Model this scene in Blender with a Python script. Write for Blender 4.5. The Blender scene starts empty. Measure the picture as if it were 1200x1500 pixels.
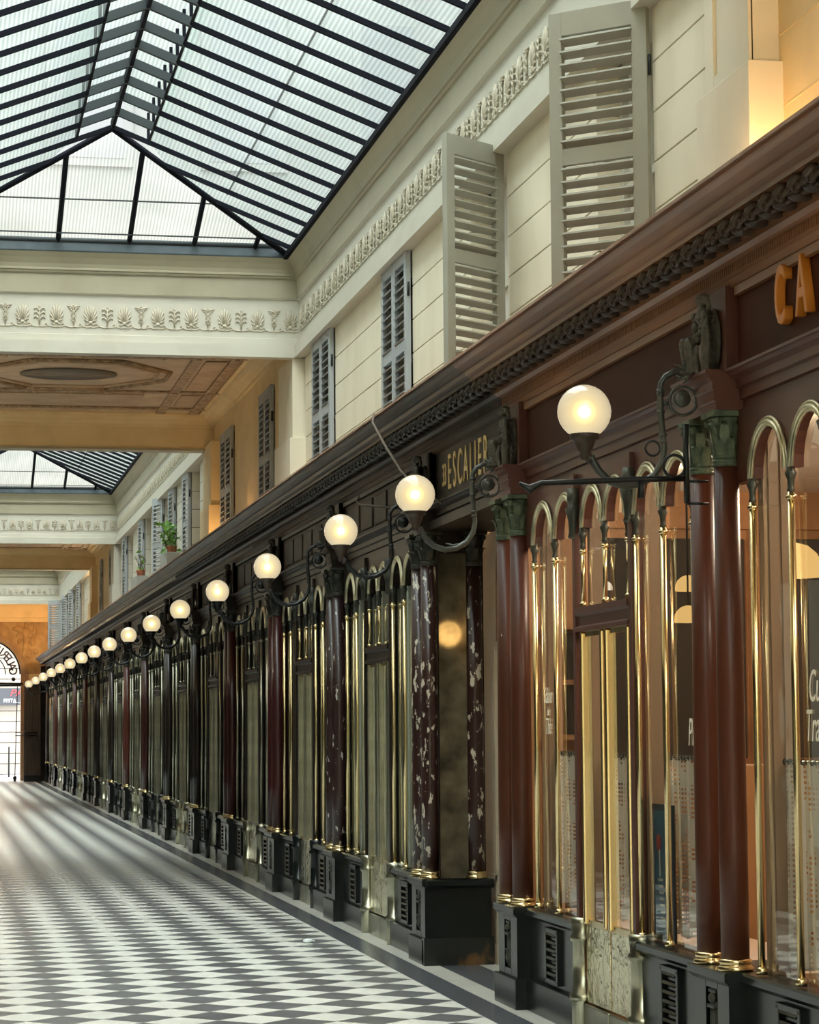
import bpy, bmesh, math, random
from mathutils import Vector, Matrix
from math import pi, sin, cos, radians as rad
random.seed(7)
S = bpy.context.scene
COL = S.collection
# ------------------------------------------------------------------ camera, sky, exposure
cam_d = bpy.data.cameras.new('camera'); cam = bpy.data.objects.new('camera', cam_d); COL.objects.link(cam)
Fv = Vector((0.19049096, 0.97775582, 0.08778813)); Rv = Vector((0.98164225, -0.19059096, -0.0073194)); Uv = Vector((-0.00957504, -0.08757082, 0.99611228))
Mx = Matrix((Rv, Uv, -Fv)).transposed().to_4x4(); Mx.translation = (0, 0, 1.5)
cam.matrix_world = Mx
cam_d.sensor_fit = 'AUTO'; cam_d.sensor_width = 36; cam_d.lens = 3559 / 1500 * 36
cam_d.clip_start = .05; cam_d.clip_end = 400
S.camera = cam
S.view_settings.view_transform = 'Standard'; S.view_settings.look = 'None'
S.view_settings.gamma = 1; S.view_settings.use_curve_mapping = False
S.view_settings.exposure = 1.5
S.cycles.use_denoising = True
S.cycles.max_bounces = 12; S.cycles.transparent_max_bounces = 24; S.cycles.diffuse_bounces = 6
S.cycles.sample_clamp_indirect = 8
W = bpy.data.worlds.new('sky'); S.world = W; W.use_nodes = True
nt = W.node_tree; nt.nodes.clear()
# overcast sky: zenith three times brighter than the horizon
tc = nt.nodes.new('ShaderNodeTexCoord'); sp = nt.nodes.new('ShaderNodeSeparateXYZ'); nt.links.new(tc.outputs['Generated'], sp.inputs[0])
mr = nt.nodes.new('ShaderNodeMapRange'); mr.inputs[1].default_value = 0; mr.inputs[2].default_value = 1; mr.inputs[3].default_value = 1 / 3; mr.inputs[4].default_value = 1
nt.links.new(sp.outputs[2], mr.inputs[0])
ms = nt.nodes.new('ShaderNodeMath'); ms.operation = 'MULTIPLY'; ms.inputs[1].default_value = 5.2; nt.links.new(mr.outputs[0], ms.inputs[0])
bg = nt.nodes.new('ShaderNodeBackground'); bg.inputs[0].default_value = (.97, .99, 1, 1); nt.links.new(ms.outputs[0], bg.inputs[1])
wo = nt.nodes.new('ShaderNodeOutputWorld'); nt.links.new(bg.outputs[0], wo.inputs[0])

def light(name, kind, loc, power, col, size=.1, rot=None, size_y=None):
    d = bpy.data.lights.new(name, kind); o = bpy.data.objects.new(name, d); COL.objects.link(o)
    o.location = loc; d.energy = power; d.color = col
    if kind == 'POINT': d.shadow_soft_size = size
    if kind == 'AREA':
        d.size = size
        if size_y: d.shape = 'RECTANGLE'; d.size_y = size_y
    if rot: o.rotation_euler = rot
    return o
# ceiling lamps of the lit cafe
for p, e in (((4.3, 10.2, 3.0), 22), ((4.3, 12.6, 3.0), 22), ((4.5, 15.2, 3.0), 28), ((4.1, 7.6, 3.0), 18)):
    light('cafe_ceiling_light', 'POINT', p, e, (1, .83, .62), .15)
light('mirror_glow_fill', 'POINT', (3.41, 14.2, 2.12), .35, (1, .62, .22), .085)  # hidden light added so the recess mirror reflects a yellow glow
# uplights on the shopfront cornice under the painted ceilings; the last floats mid-passage
for p, e in (((3.10, 8.9, 3.60), 2.6), ((3.05, 8.0, 3.62), 3), ((3.22, 25.9, 3.62), 2.5), ((3.1, 28.3, 3.60), 2.5), ((3.1, 53.3, 3.62), 26), ((2.95, 68.3, 3.62), 16), ((2.95, 70.3, 3.62), 14), ((1.6, 69.5, 3.9), 14)):
    light('cornice_uplight', 'POINT', p, e, (1, .66, .32), .06)
for y, e in ((24.0, 4), (26.0, 4), (28.3, 4), (46.5, 4), (48.5, 4), (51.0, 4)):      # unseen fill lights added on the left to brighten the covered stretches
    light('cover_fill_left', 'POINT', (-.2, y, 3.62), e, (1, .84, .62), .06)

# ------------------------------------------------------------------ materials
MATS = {}
def M(name, col, rough=.5, metal=0., col2=None, scale=5., stretch=(1, 1, 1), detail=4., lo=.35, hi=.65, bump=0., bscale=None, coat=0., spec=.5, flake=None, rnd=0.):
    m = bpy.data.materials.new(name); m.use_nodes = True; t = m.node_tree; b = t.nodes['Principled BSDF']
    b.inputs['Base Color'].default_value = (*col, 1); b.inputs['Roughness'].default_value = rough; b.inputs['Metallic'].default_value = metal
    b.inputs['Coat Weight'].default_value = coat; b.inputs['Coat Roughness'].default_value = .12; b.inputs['Specular IOR Level'].default_value = spec
    co = t.nodes.new('ShaderNodeTexCoord'); mp = t.nodes.new('ShaderNodeMapping'); mp.inputs['Scale'].default_value = stretch
    oi = t.nodes.new('ShaderNodeObjectInfo')
    if rnd or flake:
        ad = t.nodes.new('ShaderNodeVectorMath'); ad.operation = 'ADD'; cx = t.nodes.new('ShaderNodeCombineXYZ')
        mu = t.nodes.new('ShaderNodeMath'); mu.operation = 'MULTIPLY'; mu.inputs[1].default_value = 37
        t.links.new(oi.outputs['Random'], mu.inputs[0])
        for i in range(3): t.links.new(mu.outputs[0], cx.inputs[i])
        t.links.new(co.outputs['Object'], ad.inputs[0]); t.links.new(cx.outputs[0], ad.inputs[1]); t.links.new(ad.outputs[0], mp.inputs[0])
    else: t.links.new(co.outputs['Object'], mp.inputs[0])
    out = None
    if col2:
        n = t.nodes.new('ShaderNodeTexNoise'); n.inputs['Scale'].default_value = scale; n.inputs['Detail'].default_value = detail; t.links.new(mp.outputs[0], n.inputs['Vector'])
        r = t.nodes.new('ShaderNodeValToRGB'); r.color_ramp.elements[0].position = lo; r.color_ramp.elements[1].position = hi
        r.color_ramp.elements[0].color = (*col, 1); r.color_ramp.elements[1].color = (*col2, 1)
        t.links.new(n.outputs['Fac'], r.inputs[0]); out = r.outputs[0]
    if flake:                                   # paint flaked off down to the pale primer
        n = t.nodes.new('ShaderNodeTexNoise'); n.inputs['Scale'].default_value = flake[1]; n.inputs['Detail'].default_value = 6; n.inputs['Roughness'].default_value = .6
        mp2 = t.nodes.new('ShaderNodeMapping'); mp2.inputs['Scale'].default_value = (1.3, 1.3, .55); t.links.new(ad.outputs[0], mp2.inputs[0]); t.links.new(mp2.outputs[0], n.inputs['Vector'])
        r = t.nodes.new('ShaderNodeValToRGB'); r.color_ramp.elements[0].position = flake[2]; r.color_ramp.elements[1].position = flake[2] + .012
        t.links.new(n.outputs['Fac'], r.inputs[0])
        mx = t.nodes.new('ShaderNodeMix'); mx.data_type = 'RGBA'; t.links.new(r.outputs[0], mx.inputs[0])
        if out: t.links.new(out, mx.inputs[6])
        else: mx.inputs[6].default_value = (*col, 1)
        mx.inputs[7].default_value = (*flake[0], 1); out = mx.outputs[2]
    if rnd:
        hs = t.nodes.new('ShaderNodeHueSaturation'); mr = t.nodes.new('ShaderNodeMapRange'); mr.inputs[3].default_value = 1 - rnd; mr.inputs[4].default_value = 1 + rnd
        t.links.new(oi.outputs['Random'], mr.inputs[0]); t.links.new(mr.outputs[0], hs.inputs['Value'])
        if out: t.links.new(out, hs.inputs['Color'])
        else: hs.inputs['Color'].default_value = (*col, 1)
        out = hs.outputs[0]
    if out: t.links.new(out, b.inputs['Base Color'])
    if bump:
        n = t.nodes.new('ShaderNodeTexNoise'); n.inputs['Scale'].default_value = bscale or scale * 3; n.inputs['Detail'].default_value = 5; t.links.new(mp.outputs[0], n.inputs['Vector'])
        bu = t.nodes.new('ShaderNodeBump'); bu.inputs['Strength'].default_value = bump; bu.inputs['Distance'].default_value = .02
        t.links.new(n.outputs['Fac'], bu.inputs['Height']); t.links.new(bu.outputs[0], b.inputs['Normal'])
    MATS[name] = m; return m
def EM(name, col, s):
    m = bpy.data.materials.new(name); m.use_nodes = True; t = m.node_tree; t.nodes.clear()
    e = t.nodes.new('ShaderNodeEmission'); e.inputs[0].default_value = (*col, 1); e.inputs[1].default_value = s
    o = t.nodes.new('ShaderNodeOutputMaterial'); t.links.new(e.outputs[0], o.inputs[0]); return m
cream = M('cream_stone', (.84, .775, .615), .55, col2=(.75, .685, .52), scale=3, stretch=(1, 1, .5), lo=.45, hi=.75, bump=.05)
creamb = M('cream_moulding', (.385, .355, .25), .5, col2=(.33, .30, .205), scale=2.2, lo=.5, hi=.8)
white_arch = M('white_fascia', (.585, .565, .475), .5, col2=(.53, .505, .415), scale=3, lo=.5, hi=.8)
relief = M('plaster_relief', (.56, .51, .40), .6)
ochre = M('ochre_plaster', (.80, .64, .36), .6, col2=(.68, .53, .28), scale=2.5, lo=.45, hi=.8, bump=.1)
ochre2 = M('gold_brown_relief', (.50, .33, .14), .55, col2=(.34, .20, .08), scale=4)
brownring = M('brown_arch_stone', (.42, .27, .15), .5, col2=(.32, .2, .1), scale=4)
ceilbrown = M('painted_ceiling_brown', (.56, .42, .28), .6, col2=(.44, .32, .20), scale=3)
ceillight = M('painted_ceiling_buff', (.66, .52, .36), .6, col2=(.54, .41, .27), scale=4)
ceildark = M('painted_ceiling_band', (.30, .205, .12), .6, col2=(.46, .34, .21), scale=16, lo=.45, hi=.55)
shut_g = M('grey_green_shutter', (.345, .340, .285), .55, col2=(.315, .31, .26), scale=4)
shut_b = M('blue_grey_shutter', (.40, .43, .45), .55, col2=(.37, .395, .415), scale=4)
dark = M('dark_void', (.012, .012, .012), .8)  # near-black colour stands in for unlit space behind openings
steel = M('black_steel', (.008, .009, .014), .8, spec=.1)
steelg = M('grey_steel', (.045, .055, .058), .7, spec=.2)
gutter = M('blue_grey_gutter', (.06, .085, .10), .5, col2=(.09, .12, .14), scale=4)
cafe_wood = M('red_brown_wood', (.105, .032, .019), .4, col2=(.078, .025, .016), scale=3, stretch=(1, 1, .3), coat=.05)
cafe_panel = M('maroon_panel', (.080, .024, .0125), .6, col2=(.062, .020, .011), spec=.15, scale=2)
cafe_corn = M('brown_cornice_wood', (.33, .13, .046), .42, col2=(.17, .066, .026), scale=3, stretch=(1, .25, 1), bump=.12, coat=.2)
dark_wood = M('black_brown_wood', (.010, .0065, .005), .42, col2=(.026, .016, .010), scale=4, stretch=(1, .3, 1), spec=.22)
dark_corn = M('weathered_cornice_wood', (.024, .013, .0075), .42, col2=(.105, .052, .024), scale=5, stretch=(1.5, .2, 1.5), lo=.4, hi=.8, bump=.3, spec=.35)
dark_frieze = M('dark_carved_frieze', (.014, .009, .006), .5, spec=.25, col2=(.042, .025, .015), scale=6, stretch=(1, .5, 1))
leafm = M('carved_leaf_wood', (.075, .042, .024), .4, col2=(.045, .028, .018), scale=8)
leafd = M('carved_leaf_black', (.018, .013, .010), .3, coat=.3)
col_cafe = M('red_brown_column', (.105, .030, .014), .4, col2=(.072, .021, .011), scale=2.5, stretch=(1, 1, .3), coat=.08, spec=.35, flake=((.5, .45, .38), 9, .735))
col_fl = M('flaking_column', (.038, .013, .011), .3, flake=((.62, .56, .45), 20, .572), coat=.2)
col_fl2 = M('slightly_flaking_column', (.032, .014, .013), .3, flake=((.60, .56, .48), 26, .628), coat=.2)
col_mar = M('maroon_column', (.060, .013, .012), .3, col2=(.045, .011, .010), scale=3, coat=.2)
col_blk = M('black_brown_column', (.022, .014, .012), .3, coat=.2)
col_red = M('deep_red_column', (.11, .026, .018), .3, coat=.2)
marble = M('black_green_marble', (.006, .009, .009), .22, col2=(.016, .021, .020), scale=2.5, lo=.45, hi=.8, spec=.45)
marble_w = M('worn_marble_foot', (.020, .022, .020), .25, col2=(.20, .10, .035), scale=3.5, lo=.55, hi=.62)
brass = M('polished_brass', (.84, .68, .38), .2, 1.0, col2=(.74, .56, .28), scale=6, stretch=(1, 1, .2))
brass_d = M('dull_brass', (.56, .55, .42), .28, 1.0, col2=(.36, .35, .26), scale=5)
brass_a = M('pale_weathered_brass', (.78, .70, .47), .34, .85, col2=(.36, .33, .22), scale=7)
brass_w = M('wavy_brass_sheet', (.88, .80, .56), .14, 1.0, bump=.9, bscale=9)
bronze = M('dark_bronze', (.055, .055, .045), .4, .5, col2=(.10, .10, .075), scale=9)
bronze_f = M('carved_figure_bronze', (.075, .062, .045), .45, .2, col2=(.13, .115, .085), scale=8, bump=.7, bscale=45)
bronze_k = M('carved_figure_black', (.022, .018, .014), .4, .2, col2=(.05, .042, .032), scale=8)
verdi = M('verdigris_capital', (.055, .085, .05), .5, .2, col2=(.13, .15, .085), scale=18, bump=.3)
capblk = M('blackened_capital', (.02, .022, .018), .4, .2, col2=(.05, .05, .04), scale=14)
iron = M('grey_green_iron', (.05, .055, .048), .38, .4, col2=(.085, .085, .07), scale=8)
ironb = M('black_iron', (.016, .018, .018), .38, .4)
rust = M('rusty_cup', (.085, .055, .038), .5, .3, col2=(.05, .04, .032), scale=12)
gold = M('gilt_letter', (.85, .62, .26), .4, .2)
orange = M('orange_letter', (.72, .24, .03), .35)
redroof = M('red_brown_lead', (.33, .17, .11), .5, col2=(.42, .26, .18), scale=5)
tile_w = M('white_marble_tile', (.86, .845, .775), .26, col2=(.78, .76, .69), scale=5, lo=.5, hi=.8, rnd=.05)
tile_b = M('dark_slate_tile', (.12, .123, .13), .3, col2=(.16, .162, .167), scale=7, lo=.4, hi=.7, rnd=.14)
bandm = M('grey_slate_border', (.10, .108, .12), .25, col2=(.095, .10, .11), scale=3)
bandw = M('white_marble_border', (.66, .64, .57), .25, col2=(.55, .53, .46), scale=2.5, lo=.45, hi=.8)
grout = M('grout', (.22, .21, .19), .8)
cafe_wall = M('cafe_orange_wood', (.42, .22, .095), .45, col2=(.33, .165, .07), scale=3)
cafe_cream = M('cafe_cream_wall', (.50, .40, .29), .6)
cafe_white = M('cafe_white_ceiling', (.78, .73, .64), .6)
mirror_d = M('smoky_mirror', (.09, .085, .075), .12, .6)
cream_door = M('cream_door_paint', (.62, .53, .40), .45, col2=(.55, .46, .34), scale=3)
poster_b = M('poster_blue', (.03, .115, .17), .4)
poster_k = M('poster_frame', (.010, .014, .020), .4)
poster_r = M('poster_red', (.42, .05, .04), .5)
poster_w = M('poster_white', (.60, .55, .45), .5)
lace_t = M('white_text_paint', (.98, .92, .74), .5)
paper = M('white_paper', (.8, .85, .85), .5)
terra = M('terracotta', (.42, .12, .06), .7)
planter = M('grey_planter', (.33, .34, .31), .6)
leafg = M('green_leaf', (.16, .33, .06), .5, rnd=.3)
twig = M('brown_twig', (.12, .085, .06), .7)
facade = M('street_facade_stone', (.30, .275, .23), .7, col2=(.26, .235, .195), scale=2)
backf = M('courtyard_render', (.30, .315, .305), .8, col2=(.26, .275, .265), scale=1.2)
wing = M('courtyard_window_glass', (.23, .245, .25), .35)
net = M('white_window_netting', (.62, .61, .57), .7)
signd = M('sign_dark_grey', (.05, .055, .065), .5)
signr = M('sign_red', (.62, .05, .06), .5)
street = M('street_asphalt', (.35, .35, .36), .8)
gatem = M('brown_iron_gate', (.042, .026, .017), .5, col2=(.075, .05, .032), scale=6, stretch=(1, 1, .2))
violet = M('dark_violet_letter', (.05, .035, .11), .5)
plain = {}

def glass_shop():
    m = bpy.data.materials.new('shop_window_glass'); m.use_nodes = True; t = m.node_tree; t.nodes.clear()
    # reflectance of a two-sided pane rises towards grazing angles (Schlick)
    lw = t.nodes.new('ShaderNodeLayerWeight'); lw.inputs[0].default_value = .5
    pw = t.nodes.new('ShaderNodeMath'); pw.operation = 'POWER'; pw.inputs[1].default_value = 3.3; t.links.new(lw.outputs['Facing'], pw.inputs[0])
    fr = t.nodes.new('ShaderNodeMath'); fr.operation = 'MULTIPLY_ADD'; fr.inputs[1].default_value = .9; fr.inputs[2].default_value = .07; t.links.new(pw.outputs[0], fr.inputs[0])
    tr = t.nodes.new('ShaderNodeBsdfTransparent'); tr.inputs[0].default_value = (.93, .94, .91, 1)
    gl = t.nodes.new('ShaderNodeBsdfGlossy'); gl.inputs[1].default_value = .02
    n = t.nodes.new('ShaderNodeTexNoise'); n.inputs['Scale'].default_value = 2.2; bu = t.nodes.new('ShaderNodeBump'); bu.inputs[0].default_value = .05; bu.inputs[1].default_value = .03
    co = t.nodes.new('ShaderNodeTexCoord'); t.links.new(co.outputs['Object'], n.inputs['Vector']); t.links.new(n.outputs['Fac'], bu.inputs['Height']); t.links.new(bu.outputs[0], gl.inputs['Normal'])
    mx = t.nodes.new('ShaderNodeMixShader'); o = t.nodes.new('ShaderNodeOutputMaterial')
    t.links.new(fr.outputs[0], mx.inputs[0]); t.links.new(tr.outputs[0], mx.inputs[1]); t.links.new(gl.outputs[0], mx.inputs[2]); t.links.new(mx.outputs[0], o.inputs[0]); return m
def glass_roof(name, axis, t_=(.74, .81, .775)):
    m = bpy.data.materials.new(name); m.use_nodes = True; t = m.node_tree; t.nodes.clear()
    co = t.nodes.new('ShaderNodeTexCoord'); sp = t.nodes.new('ShaderNodeSeparateXYZ'); t.links.new(co.outputs['Object'], sp.inputs[0])
    mu = t.nodes.new('ShaderNodeMath'); mu.operation = 'MULTIPLY'; mu.inputs[1].default_value = 2 * pi / .030; t.links.new(sp.outputs[axis], mu.inputs[0])
    sn = t.nodes.new('ShaderNodeMath'); sn.operation = 'SINE'; t.links.new(mu.outputs[0], sn.inputs[0])
    no = t.nodes.new('ShaderNodeTexNoise'); no.inputs['Scale'].default_value = 1.6; no.inputs['Detail'].default_value = 3; t.links.new(co.outputs['Object'], no.inputs['Vector'])
    mr = t.nodes.new('ShaderNodeMapRange'); mr.inputs[1].default_value = -1; mr.inputs[2].default_value = 1; mr.inputs[3].default_value = .70; mr.inputs[4].default_value = 1.0; t.links.new(sn.outputs[0], mr.inputs[0])
    m2 = t.nodes.new('ShaderNodeMapRange'); m2.inputs[1].default_value = .3; m2.inputs[2].default_value = .7; m2.inputs[3].default_value = .82; m2.inputs[4].default_value = 1.0; t.links.new(no.outputs['Fac'], m2.inputs[0])
    m3 = t.nodes.new('ShaderNodeMath'); m3.operation = 'MULTIPLY'; t.links.new(mr.outputs[0], m3.inputs[0]); t.links.new(m2.outputs[0], m3.inputs[1])
    tint = t.nodes.new('ShaderNodeMix'); tint.data_type = 'RGBA'; tint.inputs[6].default_value = (0, 0, 0, 1); tint.inputs[7].default_value = (*t_, 1); t.links.new(m3.outputs[0], tint.inputs[0])
    tl = t.nodes.new('ShaderNodeBsdfTranslucent'); t.links.new(tint.outputs[2], tl.inputs[0])
    tr = t.nodes.new('ShaderNodeBsdfTransparent'); t.links.new(tint.outputs[2], tr.inputs[0])
    mx = t.nodes.new('ShaderNodeMixShader'); mx.inputs[0].default_value = .90
    t.links.new(tl.outputs[0], mx.inputs[1]); t.links.new(tr.outputs[0], mx.inputs[2]); o = t.nodes.new('ShaderNodeOutputMaterial'); t.links.new(mx.outputs[0], o.inputs[0]); return m
def globe_mat():
    # frosted glass lit from inside by a bulb: brightest at the middle
    m = bpy.data.materials.new('lit_frosted_globe'); m.use_nodes = True; t = m.node_tree; t.nodes.clear()
    lw = t.nodes.new('ShaderNodeLayerWeight'); lw.inputs[0].default_value = .5
    r = t.nodes.new('ShaderNodeValToRGB'); e = r.color_ramp.elements
    e[0].position = 0; e[0].color = (1.0, .86, .55, 1); e[1].position = 1; e[1].color = (.15, .125, .085, 1)
    for p, c in ((.02, (.85, .64, .30, 1)), (.05, (.50, .365, .16, 1)), (.13, (.32, .252, .130, 1)), (.32, (.265, .215, .130, 1))):
        x = r.color_ramp.elements.new(p); x.color = c
    t.links.new(lw.outputs['Facing'], r.inputs[0])
    em = t.nodes.new('ShaderNodeEmission'); t.links.new(r.outputs[0], em.inputs[0]); em.inputs[1].default_value = 1.0
    gl = t.nodes.new('ShaderNodeBsdfPrincipled'); gl.inputs['Base Color'].default_value = (.12, .11, .09, 1); gl.inputs['Roughness'].default_value = .15
    ad = t.nodes.new('ShaderNodeAddShader'); t.links.new(em.outputs[0], ad.inputs[0]); t.links.new(gl.outputs[0], ad.inputs[1])
    o = t.nodes.new('ShaderNodeOutputMaterial'); t.links.new(ad.outputs[0], o.inputs[0]); return m
def lace_mat():
    m = bpy.data.materials.new('white_lace'); m.use_nodes = True; t = m.node_tree; b = t.nodes['Principled BSDF']
    b.inputs['Base Color'].default_value = (.86, .80, .68, 1); b.inputs['Roughness'].default_value = .8
    co = t.nodes.new('ShaderNodeTexCoord'); mp = t.nodes.new('ShaderNodeMapping'); mp.inputs['Rotation'].default_value = (0, rad(90), 0); t.links.new(co.outputs['Object'], mp.inputs[0])
    sp = t.nodes.new('ShaderNodeSeparateXYZ'); t.links.new(co.outputs['Object'], sp.inputs[0])
    outs = []
    for i, f in ((1, .026), (2, .020)):
        mu = t.nodes.new('ShaderNodeMath'); mu.operation = 'MULTIPLY'; mu.inputs[1].default_value = 1 / f; t.links.new(sp.outputs[i], mu.inputs[0])
        fr = t.nodes.new('ShaderNodeMath'); fr.operation = 'FRACT'; t.links.new(mu.outputs[0], fr.inputs[0])
        gt = t.nodes.new('ShaderNodeMath'); gt.operation = 'GREATER_THAN'; gt.inputs[1].default_value = .5; t.links.new(fr.outputs[0], gt.inputs[0]); outs.append(gt.outputs[0])
    hole = t.nodes.new('ShaderNodeMath'); hole.operation = 'MULTIPLY'; t.links.new(outs[0], hole.inputs[0]); t.links.new(outs[1], hole.inputs[1])
    n = t.nodes.new('ShaderNodeTexNoise'); n.inputs['Scale'].default_value = 9; t.links.new(co.outputs['Object'], n.inputs['Vector'])
    g = t.nodes.new('ShaderNodeMath'); g.operation = 'LESS_THAN'; g.inputs[1].default_value = .50; t.links.new(n.outputs['Fac'], g.inputs[0])
    h2 = t.nodes.new('ShaderNodeMath'); h2.operation = 'MULTIPLY'; t.links.new(hole.outputs[0], h2.inputs[0]); t.links.new(g.outputs[0], h2.inputs[1])
    inv = t.nodes.new('ShaderNodeMath'); inv.operation = 'SUBTRACT'; inv.inputs[0].default_value = 1; t.links.new(h2.outputs[0], inv.inputs[1])
    sc = t.nodes.new('ShaderNodeMath'); sc.operation = 'MULTIPLY'; sc.inputs[1].default_value = .86; t.links.new(inv.outputs[0], sc.inputs[0])
    t.links.new(sc.outputs[0], b.inputs['Alpha']); return m
def oval_paint():
    m = bpy.data.materials.new('painted_landscape'); m.use_nodes = True; t = m.node_tree; b = t.nodes['Principled BSDF']; b.inputs['Roughness'].default_value = .6
    co = t.nodes.new('ShaderNodeTexCoord'); n = t.nodes.new('ShaderNodeTexNoise'); n.inputs['Scale'].default_value = 2.5; n.inputs['Detail'].default_value = 5
    t.links.new(co.outputs['Object'], n.inputs['Vector']); sp = t.nodes.new('ShaderNodeSeparateXYZ'); t.links.new(co.outputs['Object'], sp.inputs[0])
    mu = t.nodes.new('ShaderNodeMath'); mu.operation = 'MULTIPLY_ADD'; mu.inputs[1].default_value = -.42; t.links.new(sp.outputs[1], mu.inputs[0]); t.links.new(n.outputs['Fac'], mu.inputs[2])
    r = t.nodes.new('ShaderNodeValToRGB'); e = r.color_ramp.elements; e[0].position = .3; e[0].color = (.10, .075, .05, 1); e[1].position = .62; e[1].color = (.21, .20, .17, 1)
    x = e.new(.45); x.color = (.22, .15, .09, 1)
    t.links.new(mu.outputs[0], r.inputs[0]); t.links.new(r.outputs[0], b.inputs['Base Color']); return m
def stain_glass():
    m = bpy.data.materials.new('stained_glass'); m.use_nodes = True; t = m.node_tree; b = t.nodes['Principled BSDF']; b.inputs['Roughness'].default_value = .15
    co = t.nodes.new('ShaderNodeTexCoord'); v = t.nodes.new('ShaderNodeTexVoronoi'); v.inputs['Scale'].default_value = 9; t.links.new(co.outputs['Object'], v.inputs['Vector'])
    r = t.nodes.new('ShaderNodeValToRGB'); e = r.color_ramp.elements; e[0].color = (.05, .012, .01, 1); e[1].color = (.02, .03, .012, 1); x = e.new(.55); x.color = (.10, .045, .01, 1)
    t.links.new(v.outputs['Color'], r.inputs[0]); t.links.new(r.outputs[0], b.inputs['Base Color']); return m
glass = glass_shop(); roofx = glass_roof('ribbed_roof_glass', 0, (.97, .99, .94)); roofs = glass_roof('ribbed_slope_glass', 0); globem = globe_mat(); lace = lace_mat(); ovalm = oval_paint(); stain = stain_glass()
pend_m = EM('lit_cream_pendant', (1, .60, .20), .42); pend_w = EM('lit_white_pendant', (1, .84, .62), .3); bulb_m = EM('lit_bulb', (1, .8, .5), 6)
mir_cafe = M('old_mirror', (.34, .31, .25), .08, 1.0, col2=(.09, .085, .07), scale=6, lo=.35, hi=.7)
blinds = [M('blind_' + n, c, .6, col2=tuple(x * .8 for x in c), scale=3, stretch=(1, 1, .2)) for n, c in
          (('pale_green', (.50, .53, .46)), ('sage', (.15, .155, .125)), ('olive', (.07, .068, .05)), ('grey', (.11, .11, .095)), ('tan', (.20, .15, .085)), ('dark', (.035, .033, .027)), ('cream', (.36, .37, .29)))]

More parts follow.
